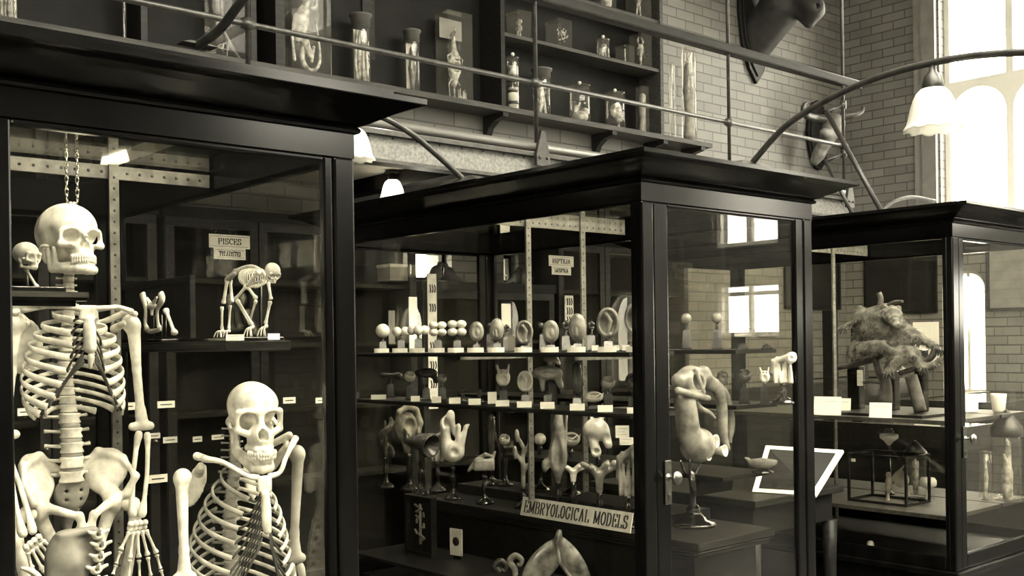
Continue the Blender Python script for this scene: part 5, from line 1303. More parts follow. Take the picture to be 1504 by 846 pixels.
def turned(t, h, r, m=BLACK):
    MB().lathe([(r, 0), (r, .006), (r*.92, .012), (r*.7, .018), (r*.42, .026), (r*.26, .034), (r*.22, h*.35), (r*.30, h*.5), (r*.34, h*.6), (r*.22, h*.72), (r*.18, h*.84), (r*.30, h*.9), (r*.26, h*.95), (r*.12, h)], n=24).build('stand', m, t)
def model(kind, P, s, label, m, stand='ped', hc=None, zs=0, sq=(1, 1, 1), yaw=0, name='embryo_model', cat='model', group=None):
    """P = centre of the modelled body (world); zs = surface height it stands on"""
    t = thing(name, label, cat, (P.x, P.y, zs), face_cam(P)+yaw, group)
    dz = P.z-zs
    prims = SH[kind]
    lowz = min((p[2][2]-max(p[3]) if p[1] != 'c' else min(p[2][2]-p[4], p[3][2]-p[5])) for p in prims if p[0] == '+')
    o = sdf_obj('body', prims, .075 if kind not in ('ball', 'two', 'oval') else .09, m, t, Matrix.Diagonal((s*sq[0], s*sq[1], s*sq[2], 1)), loc=(0, 0, dz))
    h = max(.02, dz+lowz*s*sq[2]*.92)
    if stand == 'ped': pedestal(t, h, .021)
    elif stand == 'turn': turned(t, h, .042)
    return t
# shelves and table
ZA, ZB_, ZTB = 1.460, 1.252, .775
for z, nm in ((ZA, 'upper_shelf'), (ZB_, 'lower_shelf')):
    for xa, xb in ((2.655, 2.885), (3.235, 3.495)):
        b = MB(); b.box((xa, 2.42, z-.016), (xb, 4.08, z)); b.box((xa-.004 if xa < 3 else xa, 2.42, z-.012), (xa, 4.08, z-.004)); b.build(nm, WOODM, c2, o2, bevel=.002)
    for y in (2.9, 3.6):
        b = MB(); b.box((2.86, y-.012, z-.034), (3.26, y+.012, z-.017)); b.build('shelf_bracket', STEEL, c2, o2)
b = MB(); b.box((2.98, 2.40, ZTB-.028), (3.44, 4.08, ZTB)); b.box((2.985, 2.405, ZTB-.040), (3.435, 4.07, ZTB-.032)); b.box((2.995, 2.415, ZTB-.055), (3.425, 4.06, ZTB-.043)); b.box((3.03, 2.46, .445), (3.40, 4.04, ZTB-.055))
tb = thing('model_table', 'stepped dark table inside the middle case carrying the large models', 'table', (3.2, 3.2, .442)); ot = -V((3.2, 3.2, .442))
b.build('top', WOODM, tb, ot, bevel=.003)
MB().box((3.20, 2.70, ZTB), (3.43, 4.05, ZTB+.045)).build('riser', WOODM, tb, ot, bevel=.003)
b = MB(); b.box((3.20, 2.46, .968), (3.495, 3.70, .985)); b.prism([(3.22, .90), (3.24, .968), (3.46, .968), (3.44, .90)], .02, RM(loc=(0, 2.60, 0))); b.build('end_shelf', WOODM, c2, o2, bevel=.002)
XA = 2.765
R1 = [(562,486,10.5,'ball','egg-cell model with a single large ball, farthest left on the top shelf',WAXL), (589,487,8.5,'two','two-ball cleavage model second from left on the top shelf',WAXL), (614,485,10,'four','four-ball cleavage model third from left on the top shelf',WAXL),
      (643,483,11,'eight','eight-ball stacked cleavage model left of the other stacked one',WAXL), (671,482,12,'eight','larger eight-ball stacked cleavage model beside the first upright disc',WAXL), (700,487,15,'disc','first small upright oval disc model right of the stacked balls',WAXM),
      (730,484,17,'oval','slim upright egg model left of the small glass plate',WAXM), (770,488,18,'ring','hollow upright oval model directly left of the middle steel standard',WAXM), (809,487,17,'disc','dished oval model between the two steel standards',WAXM),
      (848,481,21,'oval','large solid egg model in front of the right steel standard',WAXM), (893,474,23,'ring','tall hollow oval model second from the case post on the top shelf',WAXM), (935,468,25,'ring','tallest hollow oval model partly cut by the case corner post',WAXM)]
SL = dict(zip([r[4] for r in R1], ['single-ball egg model', 'two-ball model', 'four-ball model', 'eight-ball model', 'larger eight-ball model', 'small oval disc model', 'slim upright egg model', 'hollow oval by the left steel standard', 'dished oval model', 'large solid egg model', 'tall hollow oval model', 'tallest hollow oval model']))
for u, v, s, kind, lab, m in R1:
    P = onX(u, v, XA); k = px(P)
    model(kind, P, s*k, lab, m, zs=ZA)
    Q = onX(u-2, v, XA-.045); t = thing('label_slip', 'white slip at the foot of the '+SL[lab], 'label', (Q.x, Q.y, ZA), face_cam(Q))
    b = MB(); w = .044; n = 8
    vs = [(w*sin(a)*1.0, .03-.045*cos(a), z) for z in (0, .019) for a in [-.85+1.7*i/n for i in range(n+1)]]
    vs += [(w*sin(a)*.96, .034-.045*cos(a), z) for z in (0, .019) for a in [-.85+1.7*i/n for i in range(n+1)]]
    N = n+1; fs = []
    for i in range(n): fs += [(i, i+1, N+i+1, N+i), (2*N+i+1, 2*N+i, 3*N+i, 3*N+i+1), (N+i, N+i+1, 3*N+i+1, 3*N+i), (i+1, i, 2*N+i, 2*N+i+1)]
    fs += [(0, N, 3*N, 2*N), (n, 2*N+n, 3*N+n, N+n)]
    b.add(vs, fs, False); b.build('card', PAPER, t)
for u, v, s, kind, lab in ((720,478,4,'ball','tiny dark ball model behind the slim upright egg model'), (744,482,5,'morula','small dark berry-like model beside the glass plate'), (798,478,5,'two','small dark twin-knob model behind the dished oval'), (831,478,7,'morula','berry-like dark model left of the large solid egg'), (868,478,6,'morula','berry-like dark model right of the large solid egg')):
    P = onX(u, v, 2.85); model(kind, P, s*px(P), lab, WAXD, zs=ZA)
for u, w, lab in ((874,10,'tiny white card left of the tall hollow oval'), (904,11,'tiny white card right of the tall hollow oval'), (919,11,'tiny white card beside the case corner post on the top shelf'), (842,8,'tiny white card behind the large solid egg')):
    P = onX(u, 503, 2.80); P.z = ZA+.014; card(u, 503, w, 8, P, lab)
P = onX(751, 490, 2.80); P.z = ZA+.035; t = thing('glass_plate', 'small mottled upright glass plate among the top-shelf models', 'plate', (P.x, P.y, ZA), face_cam(P))
MB().box((-.018, -.003, 0), (.018, .003, .07)).build('plate', JARG, t); MB().box((-.014, .0035, .006), (.014, .006, .064)).build('mount', BONEG, t); MB().box((-.02, -.01, 0), (.02, .014, .006)).build('foot', BLACK, t)
R2 = [(573,552,14,'bean','dark bean-shaped model, farthest left on the second shelf',WAXD,(1,1,.7)), (602,553,9,'cup','pale cup model right of the dark bean model',WAXL,(1,1,1)), (626,553,17,'mushroom','big dark cap-shaped model near the left of the second shelf',WAXD,(1,1,.9)),
      (649,556,8,'cup','small grey cup model right of the big dark cap',WAXM,(1,1,1)), (678,576,7,'coil','small black coiled model on the second shelf',WAXD,(1,1,1)), (704,578,7,'torpedo','small black spindle model on the second shelf',WAXD,(1,1,1)),
      (739,553,17,'mask','white mask-like model with two horns on the second shelf',WAXL,(1,1,1)), (771,560,16,'ring','white ring model in front of the left steel standard',WAXL,(1,1,1)), (804,556,23,'mushroom','largest brown cap model in the centre of the second shelf',WAXM,(1,1,1)),
      (847,556,20,'torpedo','tall dark spindle model in front of the right steel standard',WAXD,(.9,1,1.1)), (872,583,14,'shell','white open shell model low on the second shelf',WAXL,(1,1,.8)), (893,562,12,'cup','grey cup model raised above the white shell',WAXM,(1,1,.9)), (929,562,13,'knot','dark knotted model beside the case corner post on the second shelf',WAXD,(1,1,1))]
for i, (u, v, s, kind, lab, m, sq) in enumerate(R2):
    P = onX(u, v, 2.77+.04*(i % 3 == 0)); model(kind, P, s*px(P), lab, m, zs=ZB_, sq=sq)
P = onX(811, 530, 2.86); model('bulb', P, 14*px(P), 'white lobed model raised above the largest brown cap', WAXL, zs=ZB_, sq=(1.1, 1, .7))
for j, (u, v, w, h, lab) in enumerate(((556,583,22,7,'bean model'), (610,581,13,8,'pale cup'), (641,588,14,9,'big dark cap'), (668,591,17,9,'small grey cup'), (697,592,18,9,'black coil'), (738,594,20,9,'white mask'), (770,597,22,9,'white ring'), (804,600,21,10,'largest brown cap'), (848,602,22,10,'tall dark spindle'), (889,606,22,10,'white shell'), (930,608,18,9,'dark knot'))):
    P = onX(u, v, 2.69); k = px(P); P.z = ZB_+h*k/2; card(u, v, w, h, P, 'white slanting label in front of the %s, second shelf' % lab, lean=12)
P = onX(723, 593, 2.70); P.z = ZB_+.03
card(723, 585, 13, 17, P, 'crumpled white paper standing between the second-shelf labels')
R3 = [(566,640,22,'coil','dark coiled model on a turned stand, farthest left on the table',WAXD,(.8,1,1.25),2.98,3.06), (600,628,30,'knot','brown knotted loop model second from left on the table',WAXM,(.85,1,1.1),3,3.10), (617,652,26,'trumpet','dark wide-mouthed trumpet model in front of the knotted loop',WAXD,(1,1,1),3,3.04),
      (664,643,30,'heart','pale looped heart model on a turned stand',WAXL,(.9,1,1.25),3,3.05), (642,655,20,'thicket','brown ribbed model between the trumpet and the pale heart',WAXM,(.8,1,1.2),3,3.16), (711,680,19,'block','tan block model with stumps on a turned stand',WAXM,(1,1,1.1),3,3.06),
      (768,672,27,'branch','pale branching model left of the tall vase',WAXM,(.7,1,1.5),3,3.10), (819,655,34,'vase','tall hollow brown vase model in the middle of the table',WAXM,(.75,1,1.5),3,3.05), (842,690,20,'flower','pale petal-like model right of the tall vase',WAXL,(1.1,1,.8),3,3.10),
      (878,640,26,'bulb','pale bulbous model with a hanging loop behind the sign',WAXL,(1,1,1.1),3,3.16), (880,692,26,'flower','splayed cup model on a turned stand above the sign',WAXM,(1.1,1,1.1),3,3.06), (921,690,27,'thicket','dark stringy model beside the case corner post on the table',WAXM,(.8,1,1.5),3,3.06), (722,640,20,'torpedo','dark spindle model at the back of the table',WAXD,(.7,1,1.5),3,3.28)]
for u, v, s, kind, lab, m, sq, _, X in R3:
    P = onX(u, v, X); zs = ZTB+.045 if X > 3.2 else ZTB
    model(kind, P, s*px(P), lab, m, 'turn', zs=zs, sq=sq)
for u, v, s, kind, m, lab in ((741,645,9,'cup',WAXL,'small white cup model behind the branching model'), (793,645,9,'ball',WAXL,'small white ball model left of the tall vase'), (838,645,14,'shell',WAXL,'pale open shell model right of the tall vase')):
    P = onX(u, v, 3.30); model(kind, P, s*px(P), lab, m, 'turn', zs=ZTB+.045)
P = onX(914, 634, 3.2); card(914, 634, 20, 18, P, 'square white card with small figures above the sign', marks=3)
t = bpy.data.objects[-1] if False else None
P = onX(920, 648, 3.19); card(920, 648, 20, 11, P, 'oblong white card below the square card', marks=2)
# the sign
a, b_ = onX(763, 765, 2.965), onX(924, 786, 2.965)
yc = (a.y+b_.y)/2; L = abs(a.y-b_.y); zc = (a.z+b_.z)/2+.036
t = thing('name_board', 'long cream board reading EMBRYOLOGICAL MODELS on the table edge', 'sign', (2.972, yc, ZTB-.001), rad(-90)); H = .077
t.rotation_euler = (rad(-14), 0, rad(-90))
MB().box((-L/2, -.003, 0), (L/2, .003, H)).build('board', PAPERD, t)
lettering('EMBRYOLOGICAL MODELS', L*.94, H*.62, 'lettering', INK, t, (0, -.0031, H*.5), bold=.15, thin=.05)
# items under the table
MB().box((2.62, 2.40, .55), (2.96, 4.08, .565)).build('low_shelf', WOODM, c2, o2, bevel=.002)
P = onX(818, 815, 2.80); t = thing('leaf_model', 'large folded leaf-like model with a branching stem below the sign', 'model', (P.x, P.y, .565), face_cam(P)); dz = P.z-.565; k = px(P)
pr = [('+','e',(-20*k,0,-12*k),(44*k,7*k,21*k),(0,-48,12),0), ('+','e',(22*k,0,-10*k),(44*k,7*k,17*k),(0,56,-12),2*k), ('-','e',(-18*k,-9*k,-14*k),(36*k,5*k,10*k),(0,-48,12),3*k), ('+','c',(0,-6*k,18*k),(4*k,-8*k,-10*k),3*k,3*k,3*k), ('+','c',(4*k,-8*k,-10*k),(26*k,-10*k,-40*k),3*k,3.5*k,2*k), ('+','c',(2*k,0,20*k),(4*k,0,34*k),7*k,4*k,3*k)]
sdf_obj('body', pr, 2.0*k, mat('mottled leaf wax', .16, .22, var=.75, scale=22), t, loc=(0, 0, dz)); turned(t, max(.03, dz-30*k), .04)
for u, v, lab in ((757, 828, 'small pale curled horn model left of the leaf-like model'), (735, 836, 'dark curled horn model at the far left under the table')):
    P = onX(u, v, 2.82); k = px(P); t = thing('curled_model', lab, 'model', (P.x, P.y, .565), face_cam(P)); dz = P.z-.565
    MB().tube([(0, 0, 0), (-2*k, 0, dz*.6), (-8*k, 0, dz+4*k), (0, 0, dz+12*k), (9*k, 0, dz+6*k), (7*k, 0, dz-2*k), (2*k, 0, dz)], [5*k, 5*k, 5*k, 5*k, 4*k, 3*k, 2*k], 10, 5).build('body', WAXM if 'pale' in lab else WAXD, t)
P = onX(618, 820, 2.80); k = px(P); t = thing('framed_specimen', 'narrow dark framed case with a pale lacy specimen under the table', 'box', (P.x, P.y, .565), face_cam(P)); t.rotation_euler[2] = rad(-90)
b = MB()
for q in ((-.10,-.085,0,.26),(.085,.10,0,.26),(-.085,.085,0,.015),(-.085,.085,.245,.26)): b.box((q[0], -.015, q[2]), (q[1], .015, q[3]))
b.build('frame', WOODM, t); MB().box((-.085, .008, .015), (.085, .014, .245)).build('backing', SLATE, t)
sdf_obj('specimen', [('+','c',(.03*sin(i*2.1),0,.06+.016*i),(.035*cos(i*1.7),-.004,.075+.016*i),.006,.005,.003) for i in range(10)]+[('+','c',(0,0,.05),(0,0,.22),.006,.006,.003)], .003, BONEG, t)
P = onX(670, 797, 2.85); k = px(P); t = thing('portrait_card', 'white card with a dark round picture under the table', 'card', (P.x, P.y, .565), rad(-80)); dz = P.z-.565
MB().box((-.035, -.002, dz-.055), (.035, .002, dz+.06)).build('card', PAPERD, t); MB().lathe([(.001, .0), (.019, .0), (.019, .002), (.001, .002)], n=24, M=RM(rad(90), 0, 0, (0, -.001, dz+.005))).build('picture', INK, t); MB().box((-.02, .003, 0), (.02, .008, dz)).build('strut', WOODM, t)
# large hero model at the near end of the table
hm = V((2.98, 2.46, ZTB)); g = lambda u, v, dy=0: tuple(onY(u, v, 2.47+dy))
t = thing('embryo_model', 'large tan heart and vessel model on a black domed stand behind the case door', 'model', onZ(1019, 772, ZTB)); oo = -V(t.location); k = .0024
pr = [('+','e',g(1014,562),(25*k,22*k,26*k),None,0), ('+','c',g(998,560),g(1032,550),13*k,14*k,8*k), ('+','c',g(1006,592),g(1012,638),17*k,18*k,8*k), ('+','e',g(1025,654),(30*k,26*k,27*k),None,8*k), ('+','c',g(1030,556),g(1046,566),14*k,10*k,6*k),
      ('-','e',g(1028,561,-.05),(10*k,20*k,13*k),(0,-25,0),2*k), ('-','e',g(1010,582,-.05),(13*k,16*k,6*k),None,2*k), ('-','e',g(1001,560,-.06),(6*k,12*k,7*k),None,2*k), ('+','c',g(996,574,-.04),g(1040,585,-.04),6*k,5*k,2*k), ('+','c',g(1022,544,-.04),g(1034,576,-.05),3.5*k,3*k,2*k), ('-','e',g(1022,610,.0),(9*k,30*k,14*k),None,3*k)]
sdf_obj('body', pr, .0046, WAXM, t, loc=oo)
for q, w in (([g(1036,556), g(1050,566), g(1058,582), g(1061,606), g(1063,640), g(1070,662)], [10*k,10*k,9*k,8.5*k,7*k,4*k]), ([g(1044,560,.02), g(1062,576,.02), g(1070,598,.02), g(1073,624,.02), g(1070,650,.02)], [8*k,8*k,7*k,7*k,5*k]), ([g(1022,590,-.02), g(1030,600,-.03), g(1042,606,-.03), g(1050,614,-.03)], [4*k,4*k,3.5*k,2*k])):
    MB().tube(q, w, 12, 5).build('vessel', WAXM, t, oo)
for u, v, r in ((1051, 648, 10), (1064, 662, 9), (1040, 668, 9)):
    c = onY(u, v, 2.43); b = MB(); dr = V((.2, -1, .1)).normalized()
    M = Matrix.Translation(c) @ dr.to_track_quat('Z', 'Y').to_matrix().to_4x4()
    b.lathe([(r*.45*k, -r*2.2*k), (r*.7*k, -r*k), (r*1.0*k, 0), (r*1.05*k, .2*r*k), (r*.8*k, .1*r*k), (r*.4*k, -r*k), (.0001, -r*1.2*k)], n=16, M=M); b.build('funnel', WAXL, t, oo)
b = MB(); B0 = V(t.location)
b.lathe([(.085, 0), (.088, .008), (.080, .016), (.052, .026), (.034, .046), (.026, .058), (.030, .066), (.022, .072), (.018, .082)], tuple(B0), 32); b.build('domed_base', BLACK, t, oo)
MB().tube([B0+V((0, 0, .075)), g(1018, 720), g(1014, 690)], [.012, .013, .012], 10, 4).build('column', BLACK, t, oo)
b = MB()
for s in (-1, 1): b.tube([g(1014, 700), g(1014+s*9, 692), g(1014+s*15, 676)], [.005, .005, .004], 8, 4)
b.tube([g(1014, 705), g(1013, 660)], .006, 8); b.build('cradle', BLACK, t, oo)
P = onZ(1120, 694, .985); k = px(P); t = thing('boat_model', 'boat-shaped tan model on a round dark foot on the end shelf', 'model', P, face_cam(P))
sdf_obj('body', [('+','e',(0,0,16*k),(22*k,9*k,11*k),None,0), ('-','e',(0,0,26*k),(25*k,8*k,12*k),None,1.5*k), ('+','c',(-20*k,0,19*k),(-24*k,0,21*k),3*k,2*k,2*k)], 1.3*k, WAXM, t)
MB().lathe([(16*k, 0), (16*k, 2*k), (8*k, 4*k), (5*k, 8*k)], n=20).build('foot', BLACK, t)
for u, v, s, kind, m, lab in ((1008,468,8,'ball',WAXM,'small ball model on a black block, leftmost behind the case door'), (1053,467,8,'ball',WAXM,'small ball model on a black block in front of the reflected window'), (1090,487,12,'jaws',WAXM,'low toothed model third from left behind the case door'), (1126,487,13,'jaws',WAXD,'dark low toothed model at the right behind the case door')):
    P = onX(u, v, 3.34); model(kind, P, s*px(P), lab, m, zs=ZA, sq=(1, 1, 1))
for u, v, s, kind, m, lab in ((1062,556,11,'knot',WAXM,'knotted tan model on the second shelf behind the case door'), (1093,552,12,'cup',WAXD,'dark cup model on the second shelf behind the case door'), (1123,552,12,'mask',WAXL,'pale mask-like model at the right on the second shelf behind the door')):
    P = onX(u, v, 3.34); model(kind, P, s*px(P), lab, m, zs=ZB_)
P = onX(1150, 540, 3.42); model('thicket', P, 24*px(P), 'pale shaggy model at the right edge behind the case door', WAXL, 'turn', zs=ZB_)
# papers on the cabinets behind the middle case
def strip(u0, u1, v0, v1, Y, m, label, marks=0, name='hanging_chart', foot=None):
    a, b = onY(u0, v0, Y), onY(u1, v1, Y); w, h = abs(b.x-a.x), a.z-b.z
    t = thing(name, label, 'chart', ((a.x+b.x)/2, Y, b.z))
    MB().box((-w/2, -.004, 0), (w/2, 0, h)).build('sheet', m, t)
    if marks:
        q = MB()
        for i in range(marks):
            z = h*(.92-.85*i/marks)
            for s in (-1, 0, 1): q.tube([(s*w*.26, -.006, z), (s*w*.26+.006, -.006, z-.03), (s*w*.24, -.006, z-.05)], .0045, 6, 3)
        q.build('drawings', INK, t)
strip(627, 643, 402, 600, 5.47, PAPERD, 'tall printed chart strip with rows of small drawings behind the first-row models', 6)
strip(600, 613, 436, 512, 5.47, PAPER, 'narrow white sheet left of the tall printed chart strip')
strip(736, 750, 446, 482, 5.47, PAPER, 'white sheet on the cabinet just right of the case corner')
strip(829, 842, 434, 482, 5.47, PAPERD, 'small patterned chart strip below the REPTILIA sign', 3)
strip(570, 580, 456, 505, 5.47, BOARD, 'slender grey sheet behind the single-ball model')
# birds and papers silhouetted in the low windows
def stuffed_bird(u, v, s, lab, fl=1):
    P = onY(u, v, 5.66); k = px(P)*s; t = thing('stuffed_bird', lab, 'bird', (P.x, P.y, 1.90)); dz = max(.0, P.z-1.90)
    sdf_obj('body', [('+','e',(0,0,12*k),(9*k,6*k,11*k),(0,fl*25,0),0), ('+','e',(fl*7*k,0,24*k),(4*k,4*k,4*k),None,3*k), ('+','c',(fl*7*k,0,24*k),(fl*14*k,0,22*k),2*k,.8*k,1*k), ('+','c',(-fl*6*k,0,8*k),(-fl*22*k,0,2*k),5*k,2*k,3*k)], 1.2*k, HIDE, t)
    b = MB(); b.tube([(0, 0, 0), (0, 0, 6*k)], 1*k, 6); b.box((-8*k, -5*k, 0), (8*k, 5*k, 2*k)); b.build('perch', WOODM, t)
stuffed_bird(640, 405, 1.15, 'dark stuffed bird silhouetted in the larger low window, left one')
stuffed_bird(660, 405, 1.1, 'dark stuffed bird silhouetted in the larger low window, right one', -1)
stuffed_bird(757, 405, 1.0, 'dark stuffed bird at the narrow low window')
P = onY(577, 395, 5.62); t = thing('storage_box', 'pale box on top of the low wall cabinet left of the low window', 'box', (P.x, P.y, 1.90)); MB().box((-.07, -.07, 0), (.07, .07, .1)).build('box', BOARD, t); MB().box((-.074, -.074, .085), (.074, .074, .105)).build('box_lid', PAPERD, t)
# ================================================================== right-hand case
Z1, Z2, Z3 = 1.108, .668, .472
for z, nm, xa in ((Z1, 'upper_shelf', 4.74), (Z2, 'lower_shelf', 4.74)):
    b = MB(); b.box((xa, 2.36, z-.02), (5.28, 4.1, z)); b.build(nm, SHELFW, c3, o3, bevel=.002)
    b = MB(); b.box((5.30, 2.36, z-.02), (5.60, 4.1, z)); b.build(nm, SHELFW, c3, o3, bevel=.002)
g = lambda u, v, dx=0: tuple(onX(u, v, 4.98+dx))
def fur(X, Y, Z):
    return (.004*np.sin(95*X+60*Z+2*np.sin(40*Y))*np.sin(80*Z+50*Y)+.003*np.sin(170*Y+90*X)*np.sin(150*Z+60*X)).astype(np.float32)
k = px(V(g(1300, 520)))
an = thing('mounted_animal', 'shaggy tan mounted animal sprawled over branches in the right-hand case', 'animal', (4.98, onX(1300, 590, 4.98).y, Z1)); o = -V(an.location)
pr = [('+','e',g(1288,478),(19*k,30*k,24*k),(18,0,0),0), ('+','e',g(1306,474,.03),(18*k,22*k,20*k),None,10*k), ('+','e',g(1267,470),(12*k,16*k,16*k),None,8*k), ('+','c',g(1260,450),g(1276,470),3*k,12*k,6*k),
      ('+','c',g(1262,472,-.03),g(1236,481,-.05),6*k,3.5*k,4*k), ('+','c',g(1264,492),g(1249,520,-.03),9*k,5*k,5*k), ('+','c',g(1249,520,-.03),g(1264,522,-.06),5*k,5*k,3*k), ('+','c',g(1266,512,-.07),g(1294,508,-.10),10*k,9*k,3*k), ('+','c',g(1294,508,-.10),g(1308,514,-.12),7*k,4*k,3*k),
      ('+','c',g(1318,480),g(1350,497),13*k,7*k,7*k), ('+','c',g(1350,497),g(1380,513),7*k,3.5*k,4*k), ('+','e',g(1316,504,.0),(17*k,26*k,20*k),None,9*k), ('+','c',g(1314,522,-.05),g(1338,520,-.05),13*k,11*k,4*k), ('+','c',g(1338,520,-.05),g(1354,538,-.05),10*k,5.5*k,4*k), ('+','c',g(1318,528,-.08),g(1306,544,-.10),10*k,7*k,5*k), ('+','c',g(1354,538,-.05),g(1370,538,-.03),5.5*k,4*k,3*k), ('+','c',g(1370,538,-.03),g(1386,524,0),4*k,2.5*k,3*k),
      ('+','c',g(1284,460),g(1300,452),9*k,7*k,6*k), ('-','e',g(1278,498,-.14),(12*k,16*k,5*k),None,3*k)]
body = sdf_obj('body', pr, .0075, FUR, an, loc=o, noise=fur)
random.seed(21); me = body.data; fm = MB(); tip = []
for vtx in me.vertices:
    if random.random() < .34:
        n_ = vtx.normal; p_ = vtx.co
        d_ = (n_*.6+V((random.uniform(-.5, .5), random.uniform(-.5, .5), -.55))).normalized(); L_ = random.uniform(.014, .034); s_ = n_.orthogonal().normalized()*.0022; t_ = n_.cross(s_).normalized()*.0022
        fm.add([p_+s_, p_-s_*.5+t_, p_-s_*.5-t_, p_+d_*L_], [(0,1,3), (1,2,3), (2,0,3), (0,2,1)])
fm.build('fur', FUR, an, o)['kind'] = 'stuff'
hd = [('+','e',g(1309,462,-.07),(13*k,15*k,12*k),None,0), ('+','c',g(1309,464,-.08),g(1316,476,-.12),9*k,6*k,5*k), ('+','e',g(1298,452,-.06),(4*k,5*k,6*k),None,2*k), ('+','e',g(1319,454,-.05),(4*k,5*k,6*k),None,2*k), ('-','e',g(1306,463,-.125),(2.4*k,3*k,2.4*k),None,1*k), ('-','e',g(1316,465,-.115),(2.4*k,3*k,2.4*k),None,1*k)]
sdf_obj('head', hd, .005, FUR, an, loc=o, noise=fur)
for (u, v, dx) in ((1238, 481, -.05), (1380, 513, 0), (1306, 546, -.09)):
    b = MB()
    for i in range(4):
        a = V(g(u, v, dx)); b.tube([a, a+V((-.02, -.012+(i-1.5)*.012, -.012)), a+V((-.034, -.016+(i-1.5)*.016, -.034))], [.008, .006, .002], 6, 3)
    b.build('claw_paw', HIDE, an, o)
br = thing('branch_mount', 'dry forked branches and black posts carrying the shaggy animal', 'mount', (4.98, an.location.y, Z1)); ob = -V(br.location)
for q, w in (([g(1231,540,.02), g(1258,535,.02), g(1285,526,.02), g(1305,516,.0)], [4*k,5*k,5*k,4*k]), ([g(1285,524), g(1292,548), g(1301,562), g(1300,590)], [5*k,6*k,8*k,11*k]), ([g(1301,562), g(1280,560), g(1268,562)], [4*k,3.5*k,3*k]), ([g(1338,552), g(1345,576), g(1352,604)], [9*k,9*k,9*k]), ([g(1322,548), g(1345,540), g(1368,524), g(1374,508)], [4*k,4*k,5*k,5*k]), ([g(1292,452), g(1294,440), g(1291,430)], [4.5*k,4*k,4*k]), ([g(1303,450), g(1314,444), g(1326,443)], [4*k,3*k,2*k])):
    q = [V(z) for z in q]
    MB().tube(q, w, 9, 4).build('branch', BARK, br, ob)
for u0, u1, v0 in ((1247, 1264, 538), (1345, 1358, 514), (1303, 1316, 545)):
    a, b = onX(u0, v0, 5.08), onX(u1, v0, 5.08); ya, yb = sorted((a.y, b.y)); MB().box((5.06, ya, Z1+.014), (5.12, yb, a.z)).build('post', BLACK, br, ob, bevel=.004)
a, b = onX(1236, 590, 5), onX(1384, 590, 5); ya, yb = sorted((a.y, b.y)); MB().box((4.80, max(2.37, ya), Z1), (5.24, yb, Z1+.014)).build('base_board', WOODM, br, ob)
def card3(u, vb, w, h, X, zs, lab, marks=2, lean=8):
    P = onX(u, vb, X); kk = px(P); P.z = zs+h*kk/2; return card(u, vb, w, h, P, lab, marks=marks, rz=rad(-75), lean=lean)
card3(1215, 610, 40, 27, 4.76, Z1, 'large blank white card at the near left of the animal shelf', 1)
card3(1238, 600, 22, 22, 4.92, Z1+.0, 'white card half hidden behind the steel standard', 1)
card3(1293, 612, 32, 22, 4.755, Z1, 'white card in front of the branch under the animal', 1)
P = onX(1263, 555, 5.02); card(1263, 555, 8, 23, P, 'narrow tall white tag hanging on the black post', marks=3, rz=rad(-75))
# glass box with a spread wing
a, b = onX(1250, 664, 4.90), onX(1338, 735, 4.90); ya, yb = sorted((a.y, b.y)); zt = min(a.z, Z2+.36)
t = thing('glass_box', 'black framed glass box with a spread bat wing on the lower shelf', 'box', (5.0, (ya+yb)/2, Z2)); o = -V(t.location); xa, xb = 4.86, 5.10; w = .012
f = MB()
for x in (xa, xb-w):
    for q in ((ya, ya+w, Z2, zt), (yb-w, yb, Z2, zt), (ya+w, yb-w, Z2, Z2+w), (ya+w, yb-w, zt-w, zt)): f.box((x, q[0], q[2]), (x+w, q[1], q[3]))
for y in (ya, yb-w):
    for z in (Z2, zt-w): f.box((xa+w, y, z), (xb-w, y+w, z+w))
f.build('frame', BLACK, t, o)
MB().box((xa+.004, ya+w, Z2+w), (xa+.007, yb-w, zt-w)).build('pane', GLASS, t, o)
MB().box((xa+.02, yb-.035, zt-.045), (xa+.022, yb-.012, zt-.03)).build('corner_label', PAPER, t, o)
yc = (ya+yb)/2; sdf_obj('bat', [('+','e',(4.97,yc-.005,Z2+.085),(.016,.018,.045),None,0), ('+','e',(4.97,yc-.005,Z2+.135),(.014,.014,.016),None,.006), ('+','c',(4.97,yc-.02,Z2+.11),(4.97,yc-.10,Z2+.20),.006,.004,.004), ('+','e',(4.97,yc-.072,Z2+.12),(.004,.05,.05),(30,0,0),.006), ('+','c',(4.97,yc-.0,Z2+.05),(4.97,yc,Z2+.012),.006,.01,.004)], .004, BONEG, t, loc=o)
def pot(u, vt, vb, w, X, zs, lab, prof, m, name='jar', cat='jar', parts=()):
    P = onX(u, vb, X); kk = px(P); h = (vb-vt)*kk; r = w*kk/2; t = thing(name, lab, cat, (P.x, P.y, zs)); MB().lathe([(a*r, b*h) for a, b in prof], n=24).build('body', m, t)
    for nm, pf, mm in parts: MB().lathe([(a*r, b*h) for a, b in pf], n=24).build(nm, mm, t)
    return t, r, h
JP = [(.9, 0), (1, .02), (1, .70), (.95, .72)]
CONE = ('conical_lid', [(1.08, .70), (1.12, .74), (1.1, .80), (.25, .97), (.001, 1.0)], IRONL)
t, r, h = pot(1362, 622, 655, 24, 5.16, Z2+.0, 'white padded-looking jar behind the glass box', [(.5, 0), (.2, .05), (.18, .5), (.6, .55), (1, .65), (1.02, .85), (.8, .98), (.001, 1)], PAPERD)
t, r, h = pot(1345, 650, 735, 30, 5.18, Z2, 'glass jar with a grey conical lid behind the glass box', JP, JARG, parts=(CONE,))
sdf_obj('specimen', [('+','c',(0,0,.1*h),(0,0,.6*h),.25*r,.35*r,0)], .1*r, TISSUE, t)
